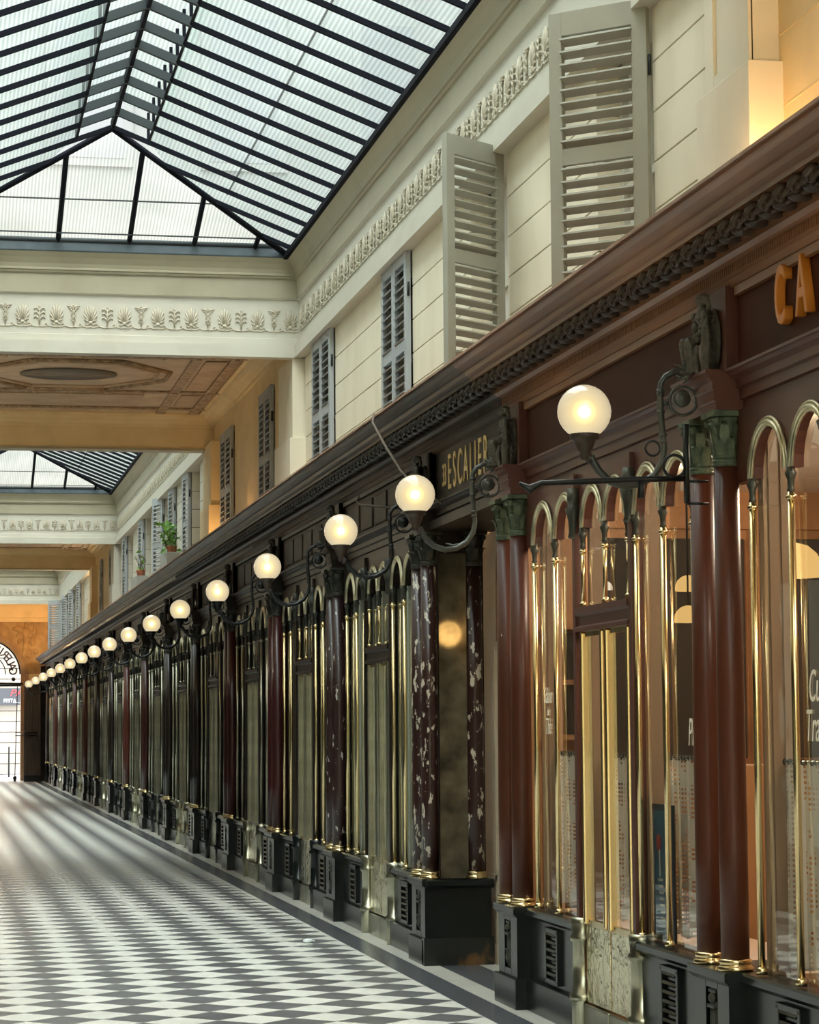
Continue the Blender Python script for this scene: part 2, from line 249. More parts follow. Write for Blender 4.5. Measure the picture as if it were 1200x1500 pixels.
# ------------------------------------------------------------------ mesh helpers
class B:
    def __init__(s): s.b = bmesh.new()
    def box(s, x0, x1, y0, y1, z0, z1, bev=0, rot=None, piv=None):
        v = [s.b.verts.new((x, y, z)) for x in (x0, x1) for y in (y0, y1) for z in (z0, z1)]
        fs = [s.b.faces.new([v[i] for i in f]) for f in ((0, 1, 3, 2), (4, 6, 7, 5), (0, 4, 5, 1), (2, 3, 7, 6), (0, 2, 6, 4), (1, 5, 7, 3))]
        if rot:
            c = Vector(piv or ((x0 + x1) / 2, (y0 + y1) / 2, (z0 + z1) / 2))
            bmesh.ops.rotate(s.b, verts=v, cent=c, matrix=rot)
        if bev:
            es = list({e for f in fs for e in f.edges})
            bmesh.ops.bevel(s.b, geom=es, offset=bev, segments=2, affect='EDGES', profile=.6)
        return s
    def prism(s, pts, axis, a, b_):
        """closed outline pts=(u,v) swept along axis: 'y' -> (x,z), 'x' -> (y,z), 'z' -> (x,y)"""
        def P(u, v, w): return (u, w, v) if axis == 'y' else (w, u, v) if axis == 'x' else (u, v, w)
        A = [s.b.verts.new(P(u, v, a)) for u, v in pts]; C = [s.b.verts.new(P(u, v, b_)) for u, v in pts]; n = len(pts)
        for i in range(n): s.b.faces.new((A[i], A[(i + 1) % n], C[(i + 1) % n], C[i]))
        s.b.faces.new(A[::-1]); s.b.faces.new(C); return s
    def lathe(s, prof, seg=16, at=(0, 0, 0), axis='z', smooth=True, a0=0, a1=2 * pi):
        full = abs(a1 - a0) > 6.2; k = seg if full else seg + 1; rings = []
        for r, h in prof:
            ring = []
            for i in range(k):
                a = a0 + (a1 - a0) * i / seg
                p = (r * cos(a), r * sin(a), h) if axis == 'z' else (r * cos(a), h, r * sin(a)) if axis == 'y' else (h, r * cos(a), r * sin(a))
                ring.append(s.b.verts.new((p[0] + at[0], p[1] + at[1], p[2] + at[2])))
            rings.append(ring)
        for j in range(len(rings) - 1):
            for i in range(seg):
                f = s.b.faces.new((rings[j][i], rings[j][(i + 1) % k], rings[j + 1][(i + 1) % k], rings[j + 1][i])); f.smooth = smooth
        if full:
            if prof[0][0] > 1e-4: s.b.faces.new(rings[0][::-1])
            if prof[-1][0] > 1e-4: s.b.faces.new(rings[-1])
        return s
    def tube(s, pts, r, seg=8, caps=True):
        pts = [Vector(p) for p in pts]; rr = r if isinstance(r, (list, tuple)) else [r] * len(pts); rings = []; up = None
        for i, p in enumerate(pts):
            d = (pts[min(i + 1, len(pts) - 1)] - pts[max(i - 1, 0)]).normalized()
            if up is None: up = Vector((0, 0, 1)) if abs(d.z) < .9 else Vector((0, 1, 0))
            u = (up - d * up.dot(d))
            if u.length < 1e-3: u = Vector((1, 0, 0)) - d * d.x
            u.normalize(); up = u; w = d.cross(u)
            rings.append([s.b.verts.new(p + (u * cos(2 * pi * k / seg) + w * sin(2 * pi * k / seg)) * rr[i]) for k in range(seg)])
        for j in range(len(rings) - 1):
            for k in range(seg):
                f = s.b.faces.new((rings[j][k], rings[j][(k + 1) % seg], rings[j + 1][(k + 1) % seg], rings[j + 1][k])); f.smooth = True
        if caps: s.b.faces.new(rings[0][::-1]); s.b.faces.new(rings[-1])
        return s
    def torus(s, c, R, r, seg=20, sub=6, axis='y', a0=0, a1=2 * pi):
        full = abs(a1 - a0) > 6.2; n = seg if full else seg + 1; pts = []
        for i in range(n):
            a = a0 + (a1 - a0) * i / seg; q = (cos(a) * R, sin(a) * R)
            pts.append((c[0] + q[0], c[1], c[2] + q[1]) if axis == 'y' else (c[0], c[1] + q[0], c[2] + q[1]) if axis == 'x' else (c[0] + q[0], c[1] + q[1], c[2]))
        if full: pts = pts + [pts[0]]
        return s.tube(pts, r, sub, caps=not full)
    def ball(s, c, r, seg=12, sc=(1, 1, 1), rot=None):
        m = Matrix.Translation(c)
        if rot: m = m @ rot.to_4x4()
        m = m @ Matrix.Diagonal((sc[0] * r, sc[1] * r, sc[2] * r, 1))
        g = bmesh.ops.create_uvsphere(s.b, u_segments=seg, v_segments=max(6, seg // 2 + 1), radius=1, matrix=m)
        for v in g['verts']:
            for f in v.link_faces: f.smooth = True
        return s
    def quad(s, *p):
        s.b.faces.new([s.b.verts.new(q) for q in p]); return s
    def mesh(s, name, mat=None):
        bmesh.ops.recalc_face_normals(s.b, faces=s.b.faces)
        m = bpy.data.meshes.new(name); s.b.to_mesh(m); s.b.free(); m.materials.append(mat); return m
def ob(name, me, parent=None, mat=None, loc=None, rot=None, scale=None):
    """link one object that shows mesh `me` (meshes are shared between alike pieces)"""
    o = bpy.data.objects.new(name, me); COL.objects.link(o)
    if parent: o.parent = parent
    if mat and me.materials and me.materials[0] is not mat:
        if me.materials[0] is None and me.users <= 1: me.materials[0] = mat
        else: o.material_slots[0].link = 'OBJECT'; o.material_slots[0].material = mat
    if loc: o.location = loc
    if rot: o.rotation_euler = rot
    if scale: o.scale = scale
    return o
def part(name, b, mat, parent=None, **k): return ob(name, b.mesh(name, mat), parent, **k)
def thing(name, label, cat, loc=(0, 0, 0), rot=None, group=None, scale=None):
    o = bpy.data.objects.new(name, None); COL.objects.link(o); o.location = loc; o.empty_display_size = .1
    if rot: o.rotation_euler = rot
    if scale: o.scale = scale
    return tag(o, label, cat, group)
def tag(o, label, cat, group=None):
    o['label'] = label; o['category'] = cat
    if group: o['group'] = group
    return o
def struct(name, b=None, mat=None):
    o = part(name, b, mat) if b else bpy.data.objects.new(name, None)
    if not b: COL.objects.link(o)
    o['kind'] = 'structure'; return o
def stuff(o): o['kind'] = 'stuff'; return o
def text_mesh(body, size, ext=.004, shear=0., mat=None, sx=1., bevel=0.):
    c = bpy.data.curves.new('text', 'FONT'); c.body = body; c.size = size; c.extrude = ext; c.shear = shear; c.align_x = 'CENTER'; c.align_y = 'CENTER'; c.resolution_u = 4; c.bevel_depth = bevel
    o = bpy.data.objects.new('text', c); COL.objects.link(o); dg = bpy.context.evaluated_depsgraph_get()
    me = bpy.data.meshes.new_from_object(o.evaluated_get(dg)); bpy.data.objects.remove(o); bpy.data.curves.remove(c)
    me.materials.clear(); me.materials.append(mat); me.transform(Matrix.Diagonal((sx, 1, 1, 1))); return me
WALLTXT = Matrix(((0, 0, -1), (-1, 0, 0), (0, 1, 0))).to_euler()       # lettering that faces the passage from the right wall
def blob_mesh(name, balls, voxel, mat, tubes=()):
    b = B()
    for c, r, sc in balls: b.ball(c, r, 12, sc)
    for pts, rr in tubes: b.tube(pts, rr, 8)
    me = b.mesh(name, mat); o = bpy.data.objects.new(name, me); COL.objects.link(o)
    md = o.modifiers.new('r', 'REMESH'); md.mode = 'VOXEL'; md.voxel_size = voxel; md.use_smooth_shade = True
    dg = bpy.context.evaluated_depsgraph_get(); m2 = bpy.data.meshes.new_from_object(o.evaluated_get(dg)); bpy.data.objects.remove(o); bpy.data.meshes.remove(me)
    m2.name = name
    if not m2.materials: m2.materials.append(mat)
    return m2

# ------------------------------------------------------------------ layout
PAIR_Y = [9.39, 12.92, 15.40, 18.95, 22.42, 25.95, 29.45, 33.05, 36.75, 40.35, 43.9, 47.8, 51.6, 55.6, 59.9, 64.5, 69.3]
ORD = ['nearest', 'second', 'third', 'fourth', 'fifth', 'sixth', 'seventh', 'eighth', 'ninth', 'tenth', 'eleventh', 'twelfth', 'thirteenth', 'fourteenth', 'fifteenth', 'sixteenth', 'farthest']
END = 72.0
SKY = [(9.68, 21.9), (29.6, 44.8), (52.2, 66.7)]
COVER = [(6.0, 9.66), (21.95, 29.5), (44.85, 52.1), (66.75, END)]

# ------------------------------------------------------------------ floor
fl = struct('floor', B().box(-.6, 3.7, -6, 90, -.08, -.006), grout)
d = .388; X0 = 2.80; Y0 = 14.378
def diamond(g=.0016):
    h = d / 2 - g
    return [(h, 0), (0, h), (-h, 0), (0, -h)]
dm = B().prism(diamond(), 'z', -.006, 0).mesh('tile', None)
hm = B().prism([(-.0025, d / 2 - .003), (-d / 2 + .003, 0), (-.0025, -d / 2 + .003)], 'z', -.006, 0).mesh('half_tile', None)
cnt = 0; restw = B(); restb = B(); k = 0; cells = []
for k in range(-34, 160):
    yc = Y0 + k * d
    if yc < 2.4 or yc > END - .2: continue
    for m_ in range(7):
        cells.append((yc, X0 - d / 2 - m_ * d, 1, 'd'))
        cells.append((yc + d / 2, X0 - m_ * d, 0, 'h' if m_ == 0 else 'd'))
cells.sort()
for yc, xc, blk, kind in cells:
    if yc > 12.2 and cnt < 290 and xc > .0263 * yc - .15:
        ob('tile', dm if kind == 'd' else hm, fl, tile_b if blk else tile_w, loc=(xc, yc, 0)); cnt += 1
    else:
        pts = diamond() if kind == 'd' else [(-.0025, d / 2 - .003), (-d / 2 + .003, 0), (-.0025, -d / 2 + .003)]
        (restb if blk else restw).prism([(x + xc, y + yc) for x, y in pts], 'z', -.006, 0)
stuff(part('dark_tiling', restb, tile_b, fl)); stuff(part('white_tiling', restw, tile_w, fl))
for x0, x1, m_, nm in ((X0, 2.975, bandm, 'dark_border'), (2.978, 3.12, bandw, 'white_border'), (-.10, .082, bandm, 'dark_border'), (-.6, -.102, bandw, 'white_border')):
    b = B(); y = 8.0
    part(nm, b.box(x0, x1, -6, END, -.006, 0), m_, fl)
part('near_floor', B().box(.084, X0, -6, 2.3, -.006, 0), tile_w, fl)
part('recess_slab', B().box(3.122, 3.37, 13.1, 15.2, -.006, 0), bandm, fl); part('recess_border', B().box(3.372, 3.6, 13.1, 15.2, -.006, 0), bandw, fl)

# ------------------------------------------------------------------ figure, capital, lamp meshes
def figure_mesh():
    # carved seated draped figure, about 0.34 m tall; x towards the wall, -x towards the passage
    f = [((-.012, -.01, .312), .021, (1, .9, 1.2)), ((-.004, -.01, .330), .020, (1.1, 1.15, .7)), ((-.004, -.012, .245), .034, (.85, 1.15, 1.15)), ((0, -.008, .20), .027, (.9, 1, 1)), ((.0, -.005, .165), .036, (1, 1.1, .8)),
         ((-.028, .022, .155), .022, (1.6, .9, .9)), ((-.028, -.028, .150), .022, (1.6, .9, .9)), ((-.060, .026, .145), .019, (1, 1, 1)), ((-.060, -.03, .138), .019, (1, 1, 1)),
         ((-.066, .030, .012), .015, (1.9, .9, .7)), ((-.068, -.026, .012), .015, (1.9, .9, .7)),
         ((-.006, .082, .262), .017, (1, 1, 1.15)), ((.0, .084, .215), .022, (.9, 1, 1.3)), ((-.004, .084, .165), .021, (1, 1, 1)), ((-.024, .094, .135), .014, (1.2, .8, 1.2)), ((-.026, .072, .130), .014, (1.2, .8, 1.2)), ((-.02, .096, .085), .012, (.9, .9, 1.8)), ((-.022, .07, .085), .012, (.9, .9, 1.8)), ((0, .084, .035), .030, (.9, 1.2, .9)),
         ((.0, .112, .225), .012, (.9, .9, 2.2)), ((.03, 0, .15), .05, (.3, 1.6, 2.7))]
    t = [([(-.062, .027, .14), (-.056, .03, .08), (-.054, .03, .02)], [.019, .017, .011]), ([(-.062, -.03, .135), (-.058, -.028, .075), (-.056, -.026, .02)], [.019, .017, .011]),
         ([(-.006, -.046, .265), (-.018, -.066, .225), (-.034, -.070, .185)], [.014, .012, .010]), ([(-.006, .026, .265), (-.012, .05, .235), (-.006, .074, .225)], [.014, .012, .009]),
         ([(-.02, -.082, .0), (-.018, -.086, .15), (-.018, -.086, .20)], [.019, .021, .016]), ([(-.018, -.086, .20), (-.018, -.09, .235)], [.010, .004]), ([(-.002, .0, .285), (-.004, -.004, .30)], .012),
         ([(-.004, -.03, .33), (.006, -.036, .29), (.006, -.036, .25)], [.011, .010, .006])]
    for i in range(6): t.append(([(-.040 + .012 * (i % 2), -.05 + .020 * i, .0), (-.046 + .01 * (i % 2), -.046 + .018 * i, .07), (-.036, -.04 + .016 * i, .125)], [.010, .009, .005]))
    return blob_mesh('carved_figure', f, .0038, None, t)
fig_me = figure_mesh()
def capital_mesh():
    b = B()
    b.lathe([(.050, 0), (.053, .01), (.050, .02), (.050, .10), (.060, .15), (.072, .165)], 16)
    for tier, (n, z0, h, r0) in enumerate(((8, .015, .07, .052), (8, .06, .085, .054))):
        for i in range(n):
            a = 2 * pi * (i + .5 * tier) / n; ca, sa = cos(a), sin(a); pr = []
            for j, (dr, dz, w) in enumerate(((0, 0, .016), (.006, .5, .019), (.014, .85, .015), (.028, 1.0, .009), (.032, .88, .004))):
                r = r0 + dr; z = z0 + h * dz
                pr.append((b.b.verts.new((r * ca - w * sa, r * sa + w * ca, z)), b.b.verts.new((r * ca + w * sa, r * sa - w * ca, z))))
            for j in range(4):
                f = b.b.faces.new((pr[j][0], pr[j][1], pr[j + 1][1], pr[j + 1][0])); f.smooth = True
    for i in range(4):
        a = pi / 4 + pi / 2 * i; b.ball((.078 * cos(a), .078 * sin(a), .15), .017, 8)
    b.box(-.078, .078, -.078, .078, .168, .192, .004)
    return b.mesh('capital', None)
cap_me = capital_mesh()
neck_me = B().lathe([(.049, 0), (.056, .004), (.054, .012), (.052, .016), (.056, .022), (.05, .03)], 20).mesh('neck_ring', None)
shaft_me = B().lathe([(.056, .583), (.0565, 1.0), (.055, 1.6), (.050, 2.52)], 20).mesh('shaft', None)
ring_me = B().lathe([(.070, 0), (.072, .006), (.072, .016), (.064, .02), (.062, .028), (.066, .034), (.064, .042), (.058, .048)], 20).mesh('base_ring', None)
def pedestal_mesh():
    b = B()
    b.box(-.07, .3, -.247, .247, 0, .16, .004)
    for y0, y1, z0, z1 in ((-.215, -.075, .158, .49), (.075, .215, .158, .49), (-.08, .08, .158, .2), (-.08, .08, .455, .49)): b.box(-.05, .02, y0, y1, z0, z1)
    b.box(-.025, .3, -.215, .215, .158, .49)
    b.prism([(-.05, .478), (-.075, .50), (-.075, .528), (-.068, .535), (.3, .535), (.3, .478)], 'y', -.24, .24)
    return b.mesh('pedestal', None)
ped_me = pedestal_mesh()
def fasces_mesh():
    b = B(); b.box(-.03, -.02, -.075, .075, .2, .455)
    for y in (-.028, -.009, .010, .029): b.tube([(-.034, y, .21), (-.038, y * .8, .33), (-.034, y, .40)], .011, 6)
    b.box(-.058, -.03, -.04, .04, .375, .39, .004).ball((-.042, 0, .415), .022, 10).box(-.05, -.03, -.045, .045, .435, .45, .003)
    b.lathe([(.02, 0), (.028, .03), (.022, .06), (.03, .075)], 10, (-.036, 0, .225))
    return b.mesh('relief_panel', None)
fas_me = fasces_mesh()
def impost_mesh():
    pr = [(-.065, 2.742), (-.065, 2.775), (-.072, 2.78), (-.072, 2.82), (-.078, 2.825), (-.078, 2.855), (-.09, 2.87), (-.095, 2.885), (-.105, 2.89), (-.105, 2.903), (.1, 2.903), (.1, 2.742)]
    return B().prism([(u, v) for u, v in pr], 'y', -.235, .235).mesh('impost_block', None)
imp_me = impost_mesh()
pier_me = B().box(.015, .1, -.185, .185, 2.903, 3.255).box(0, .05, -.185, -.14, 2.903, 3.25).box(0, .05, .14, .185, 2.903, 3.25).mesh('frieze_pier', None)
def lamp_meshes():
    arm = B(); P = [(0.0, 2.932), (-.06, 2.930), (-.10, 2.925), (-.135, 2.905), (-.155, 2.875), (-.16, 2.84), (-.158, 2.75), (-.15, 2.66), (-.145, 2.61), (-.155, 2.555), (-.19, 2.50), (-.25, 2.465), (-.315, 2.455), (-.375, 2.475), (-.42, 2.515), (-.448, 2.56), (-.455, 2.575)]
    arm.tube([(x, 0, z) for x, z in P], [.010, .012, .013, .013, .013, .013, .014, .013, .013, .014, .015, .015, .016, .016, .016, .017, .018], 10)
    for z, r in ((2.845, .019), (2.83, .016), (2.76, .018), (2.665, .018), (2.64, .017)): arm.lathe([(.012, -.008), (r, -.004), (r, .004), (.012, .008)], 10, (-.158 if z > 2.7 else -.151, 0, z))
    arm.tube([(-.20, 0, 2.50), (-.21, .0, 2.49), (-.27, 0, 2.478), (-.31, 0, 2.49)], [.004, .008, .008, .004], 6)
    leaf = B()
    for dy, dz, l in ((0, .02, .11), (.03, -.02, .09), (-.03, -.02, .09), (0, -.03, .07), (.02, .03, .07)): leaf.tube([(.02, 0, 2.925), (-.03, dy * .5, 2.925 + dz * .3), (.01 - l, dy, 2.925 + dz * 1.6)], [.012, .016, .002], 6)
    cup = B().lathe([(.016, 2.560), (.022, 2.575), (.020, 2.59), (.030, 2.60), (.038, 2.62), (.044, 2.64), (.058, 2.645), (.060, 2.652), (.060, 2.672), (.050, 2.676)], 20, (-.478, 0, 0))
    cup.tube([(-.452, 0, 2.55), (-.47, 0, 2.585)], .018, 8)
    R = .109; prof = []
    for i in range(15):
        a = -pi / 2 + pi * i / 14
        prof.append((R * cos(a), R * sin(a)))
    prof = [(r, z) for r, z in prof if z > -R * .9]; prof = [(.047, -R * .9)] + prof[:-1] + [(.0001, R)]
    gl = B().lathe(prof, 28, (-.478, 0, 2.755))
    disc = B().lathe([(.0001, -.024), (.015, -.024), (.018, -.018), (.026, -.02), (.036, -.012), (.036, .012), (.026, .02), (.0001, .022)], 20, (-.07, 0, 2.815), axis='y')
    ring = B().torus((-.064, 0, 2.806), .058, .007, 24, 6).tube([(-.122, 0, 2.80), (-.15, 0, 2.79)], .006, 6).ball((-.004, 0, 2.802), .012, 8)
    return {n: b.mesh(n, None) for n, b in (('arm', arm), ('leaf_spray', leaf), ('cup', cup), ('globe', gl), ('rosette', disc), ('scroll_ring', ring))}
LM = lamp_meshes()
slim_cap = B().lathe([(.011, 0), (.016, .01), (.012, .02), (.014, .05), (.024, .075), (.017, .085), (.016, .11)], 10).mesh('tube_capital', None)

COLM = [col_cafe, col_cafe, col_fl, col_fl2, col_mar, col_mar, col_blk, col_blk, col_mar, col_red, col_blk, col_blk, col_red, col_red, col_mar, col_red, col_blk]
PAIRLAB = {0: 'two red-brown columns with green capitals at the right edge, under the nearest globe', 1: 'two red-brown columns beside the cream staircase door', 2: 'two badly flaking dark columns at the corner of the stair entrance',
           3: 'two dark columns with white paint flakes, left of the pale green windows', 4: 'two maroon columns left of the flaking pair'}
for i, y in enumerate(PAIR_Y):
    cm = COLM[i]; near = i < 2
    wood = cafe_wood if near else dark_wood
    lab = PAIRLAB.get(i, f'{ORD[i]} pair of dark shopfront columns counted from the right edge')
    p = thing('column_pair', lab, 'columns', (3.09, y, 0), group='paired shopfront columns')
    pd = ob('pedestal', ped_me, p, marble)
    if i < 9: ob('relief_panel', fas_me, p, bronze)
    for s in (-.155, .155):
        c = ob('column', shaft_me, p, cm, loc=(0, s, 0))
        ob('base_ring', ring_me, c, brass, loc=(0, 0, .535)); ob('neck_ring', neck_me, c, verdi if near else capblk, loc=(0, 0, 2.52))
        ob('capital', cap_me, c, verdi if near else capblk, loc=(0, 0, 2.55))
    ob('impost_block', imp_me, p, wood); ob('frieze_pier', pier_me, p, wood)
    ob('carved_figure', fig_me, p, bronze_f if i < 2 else bronze_k, loc=(-.03, 0, 2.905), scale=(1.25, 1.15, 1))
    l = thing('wall_lamp', f'{ORD[i]} lit globe lamp on a curved iron bracket, counted from the right edge' if i else 'nearest and largest lit globe lamp, on a curved iron bracket', 'lamp', (3.027, y, 0), group='globe lamps along the shopfronts')
    im = iron if i < 2 else ironb
    ob('arm', LM['arm'], l, im); ob('leaf_spray', LM['leaf_spray'], l, im); ob('cup', LM['cup'], l, rust if i < 4 else ironb)
    ob('globe', LM['globe'], l, globem); ob('rosette', LM['rosette'], l, im); ob('scroll_ring', LM['scroll_ring'], l, im)

# ------------------------------------------------------------------ shopfront bays
def arch_board(y0, y1, zt, units, zs, x0=.0, x1=.045):
    """board between y0..y1 from spring line zs up to zt with round-headed openings; units=(yc, r)"""
    b = B(); ys = y0; n = 14
    def strip(ya, yb, za):  b.box(x0, x1, ya, yb, za, zt)
    for yc, r in sorted(units):
        strip(ys, yc - r, zs)
        prev = None
        for i in range(n + 1):
            a = pi - pi * i / n; py, pz = yc + r * cos(a), zs + r * sin(a)
            cur = [b.b.verts.new(q) for q in ((x0, py, pz), (x0, py, zt), (x1, py, pz), (x1, py, zt))]
            if prev:
                b.b.faces.new((prev[0], cur[0], cur[1], prev[1])); b.b.faces.new((prev[2], prev[3], cur[3], cur[2])); b.b.faces.new((prev[0], prev[2], cur[2], cur[0]))
            prev = cur
        ys = yc + r
    strip(ys, y1, zs)
    return b
def tubeb(z0, z1, r=.0145): 
    b = B().lathe([(r, z0), (r, z1)], 10)
    b.lathe([(r, -.01), (r + .007, -.005), (r + .007, .005), (r, .01)], 10, (0, 0, z1 - .02)); b.lathe([(r + .008, 0), (r + .008, .02), (r, .03)], 10, (0, 0, z0))
    return b
def archm(r, w=.016):
    b = B(); n = 16
    for rr, ww, xo in ((r, w * .85, 0), (r - .014, .009, .004), (r + .017, .008, .004)):
        b.tube([(xo, rr * cos(pi * i / n), rr * sin(pi * i / n)) for i in range(n + 1)], ww * .8, 6)
    return b.mesh('arch_moulding', None)
def pane_mesh(w, z0, zs, r):
    b = B(); vs = [(0, -w, z0), (0, w, z0)] + [(0, r * cos(pi * i / 12), zs + r * sin(pi * i / 12)) for i in range(13)]
    b.b.faces.new([b.b.verts.new(v) for v in vs]); return b.mesh('pane', None)
ZS_W, ZS_D = 2.452, 2.468
WIN_U = [(.725, .205), (1.18, .205)]; DOOR_U = [(-.205, .185), (.205, .185)]
bm_ = {}
bm_['board_door'] = arch_board(-.47, .47, 2.742, DOOR_U, ZS_D).mesh('arched_board', None)
bm_['board_r'] = arch_board(.47, 1.62, 2.742, WIN_U, ZS_W).mesh('arched_board', None)
bm_['board_l'] = arch_board(-1.62, -.47, 2.742, [(-a, r) for a, r in WIN_U], ZS_W).mesh('arched_board', None)
bm_['arch_w'] = archm(.2); bm_['arch_d'] = archm(.18)
bm_['tube_w'] = tubeb(.54, 2.36).mesh('brass_mullion', None); bm_['tube_d'] = tubeb(2.075, 2.37, .011).mesh('brass_mullion', None)
bm_['pane_w'] = pane_mesh(.205, .54, ZS_W, .205); bm_['pane_d'] = pane_mesh(.185, 2.08, ZS_D, .185)
bm_['pane_k'] = B().quad((0, -.205, .55), (0, .205, .55), (0, .205, 1.95), (0, -.205, 1.95)).mesh('pane', None)
bm_['post'] = B().box(-.02, .04, -.024, .024, .56, 2.742, .004).mesh('door_post', None)
bm_['post_cap'] = B().lathe([(.02, 0), (.03, .01), (.024, .03), (.028, .09), (.045, .15), (.03, .16), (.034, .2), (.03, .25)], 12).mesh('post_capital', None)
bm_['post_base'] = B().lathe([(.055, 0), (.055, .15), (.066, .155), (.066, .19), (.05, .20), (.048, .44), (.062, .45), (.062, .47), (.05, .48), (.056, .53), (.056, .56), (.0001, .56)], 16).mesh('rounded_pilaster', None)
bm_['transom'] = B().prism([(-.03, 1.955), (-.03, 1.975), (-.015, 1.985), (-.015, 2.03), (-.035, 2.045), (-.035, 2.073), (.04, 2.073), (.04, 1.955)], 'y', -.47, .47).mesh('transom', None)
bm_['kick'] = B().box(0, .03, -.21, .21, .16, .535, .004).mesh('kick_panel', None)
bm_['kickrail'] = B().box(-.015, .03, -.21, .21, .0, .15, .006).mesh('bottom_rail', None)
bm_['stile'] = B().box(-.02, .02, -.018, .018, .535, 1.955, .010).mesh('brass_stile', None)
bm_['toprail'] = B().box(-.005, .02, -.2, .2, 1.93, 1.955).box(-.005, .02, -.2, .2, .53, .56).mesh('rail', None)
def plinth(a, c):
    b = B(); b.box(-.03, .15, a, c, 0, .165, .004).box(0, .15, a, c, .163, .49).prism([(0, .478), (-.03, .50), (-.03, .525), (-.022, .535), (.15, .535), (.15, .478)], 'y', a, c); return b.mesh('stone_plinth', None)
bm_['plinth_r'] = plinth(.52, 1.56); bm_['plinth_l'] = plinth(-1.56, -.52)
vf = B(); 
for y0, y1, z0, z1 in ((-.13, -.10, .19, .46), (.10, .13, .19, .46), (-.13, .13, .44, .465), (-.13, .13, .185, .21)): vf.box(-.02, .01, y0, y1, z0, z1, .003)
vf.box(-.002, .01, -.11, .11, .2, .45)
bm_['vent'] = vf.mesh('vent', None)
bm_['slat'] = B().box(-.016, .004, -.1, .1, -.007, .007, rot=Matrix.Rotation(rad(35), 3, 'Y')).mesh('slat', None)
bm_['blind_w'] = B().box(.06, .07, -.48, .48, .54, 2.72).mesh('blind', None); bm_['blind_d'] = B().box(.06, .07, -.45, .45, .54, 2.72).mesh('blind', None)
def bay(i, y, sy, style, label, right_only=False):
    wood = cafe_wood if style == 'cafe' else dark_wood
    t = thing('shopfront', label, 'shop front', (3.12, y, 0), group='glazed shopfronts', scale=(1, sy, 1))
    cap = bronze if style == 'cafe' else capblk; br = brass if i < 5 else brass_d
    far = y > 34
    ob('arched_board', bm_['board_l'], t, wood); ob('arched_board', bm_['board_r'], t, wood); ob('arched_board', bm_['board_door'], t, wood)
    ob('transom', bm_['transom'], t, wood)
    for s in (-1, 1):
        ob('stone_plinth', bm_['plinth_r' if s > 0 else 'plinth_l'], t, marble, loc=(-.01, 0, 0))
        v = ob('vent', bm_['vent'], t, marble, loc=(-.012, s * 1.02, 0))
        if not far:
            for q in range(6): ob('slat', bm_['slat'], v, marble, loc=(-.006, 0, .23 + .04 * q))
        ob('door_post', bm_['post'], t, wood, loc=(-.005, s * .495, 0)); ob('post_capital', bm_['post_cap'], t, cap, loc=(-.02, s * .495, 2.42))
        ob('rounded_pilaster', bm_['post_base'], t, brass_d if i % 2 else marble, loc=(0, s * .51, 0))
        for a, r in WIN_U:
            ob('arch_moulding', bm_['arch_w'], t, brass_a, loc=(-.012, s * a, ZS_W)); ob('pane', bm_['pane_w'], t, glass, loc=(.022, s * a, 0))
        for a in (.53, .95, 1.385):
            ob('brass_mullion', bm_['tube_w'], t, br, loc=(0, s * a, 0)); ob('tube_capital', slim_cap, t, cap, loc=(0, s * a, 2.355))
        ob('arch_moulding', bm_['arch_d'], t, brass_a, loc=(-.012, s * .205, ZS_D)); ob('pane', bm_['pane_d'], t, glass, loc=(.02, s * .205, 0))
        dl = ob('door_leaf', bm_['toprail'], t, br, loc=(0, s * .222, 0))
        ob('kick_panel', bm_['kick'], dl, brass_w); ob('bottom_rail', bm_['kickrail'], dl, brass_d); ob('pane', bm_['pane_k'], dl, glass, loc=(.01, 0, 0))
        for e in (-.18, .18): ob('brass_stile', bm_['stile'], dl, br if i < 3 else brass_d, loc=(0, e, 0))
    for a in (-.4, 0, .4): ob('brass_mullion', bm_['tube_d'], t, br, loc=(0, a, 0)); ob('tube_capital', slim_cap, t, cap, loc=(0, a, 2.362))
    if style != 'cafe':
        ob('blind', bm_['blind_w'], t, blinds[style[0]], loc=(0, -.98, 0)); ob('blind', bm_['blind_w'], t, blinds[style[0]], loc=(0, .98, 0)); ob('blind', bm_['blind_d'], t, blinds[style[1]])
    return t
bay(0, 9.39 - 1.765, 1, 'cafe', 'lit shopfront cut off by the right edge of the picture')
bay(1, 11.155, 1, 'cafe', 'lit red-brown shopfront with brass glazing bars and warm interior')
DS = [(0, 6), (2, 1), (5, 5), (2, 4), (1, 4), (3, 5), (1, 1), (3, 2), (5, 5), (3, 3), (2, 4), (1, 4), (4, 4), (2, 2)]
DL = {3: 'dark shopfront with pale green blinds next to the flaking columns', 4: 'dark shopfront with sage blinds behind the fourth globe lamp', 5: 'black shopfront with dark glass behind the fifth globe lamp'}
for i in range(3, len(PAIR_Y)):
    ya, yb = PAIR_Y[i - 1], PAIR_Y[i]
    bay(i, (ya + yb) / 2, (yb - ya) / 3.53, DS[i - 3], DL.get(i, f'closed dark shopfront between the {ORD[i - 1]} and {ORD[i]} globe lamps'))

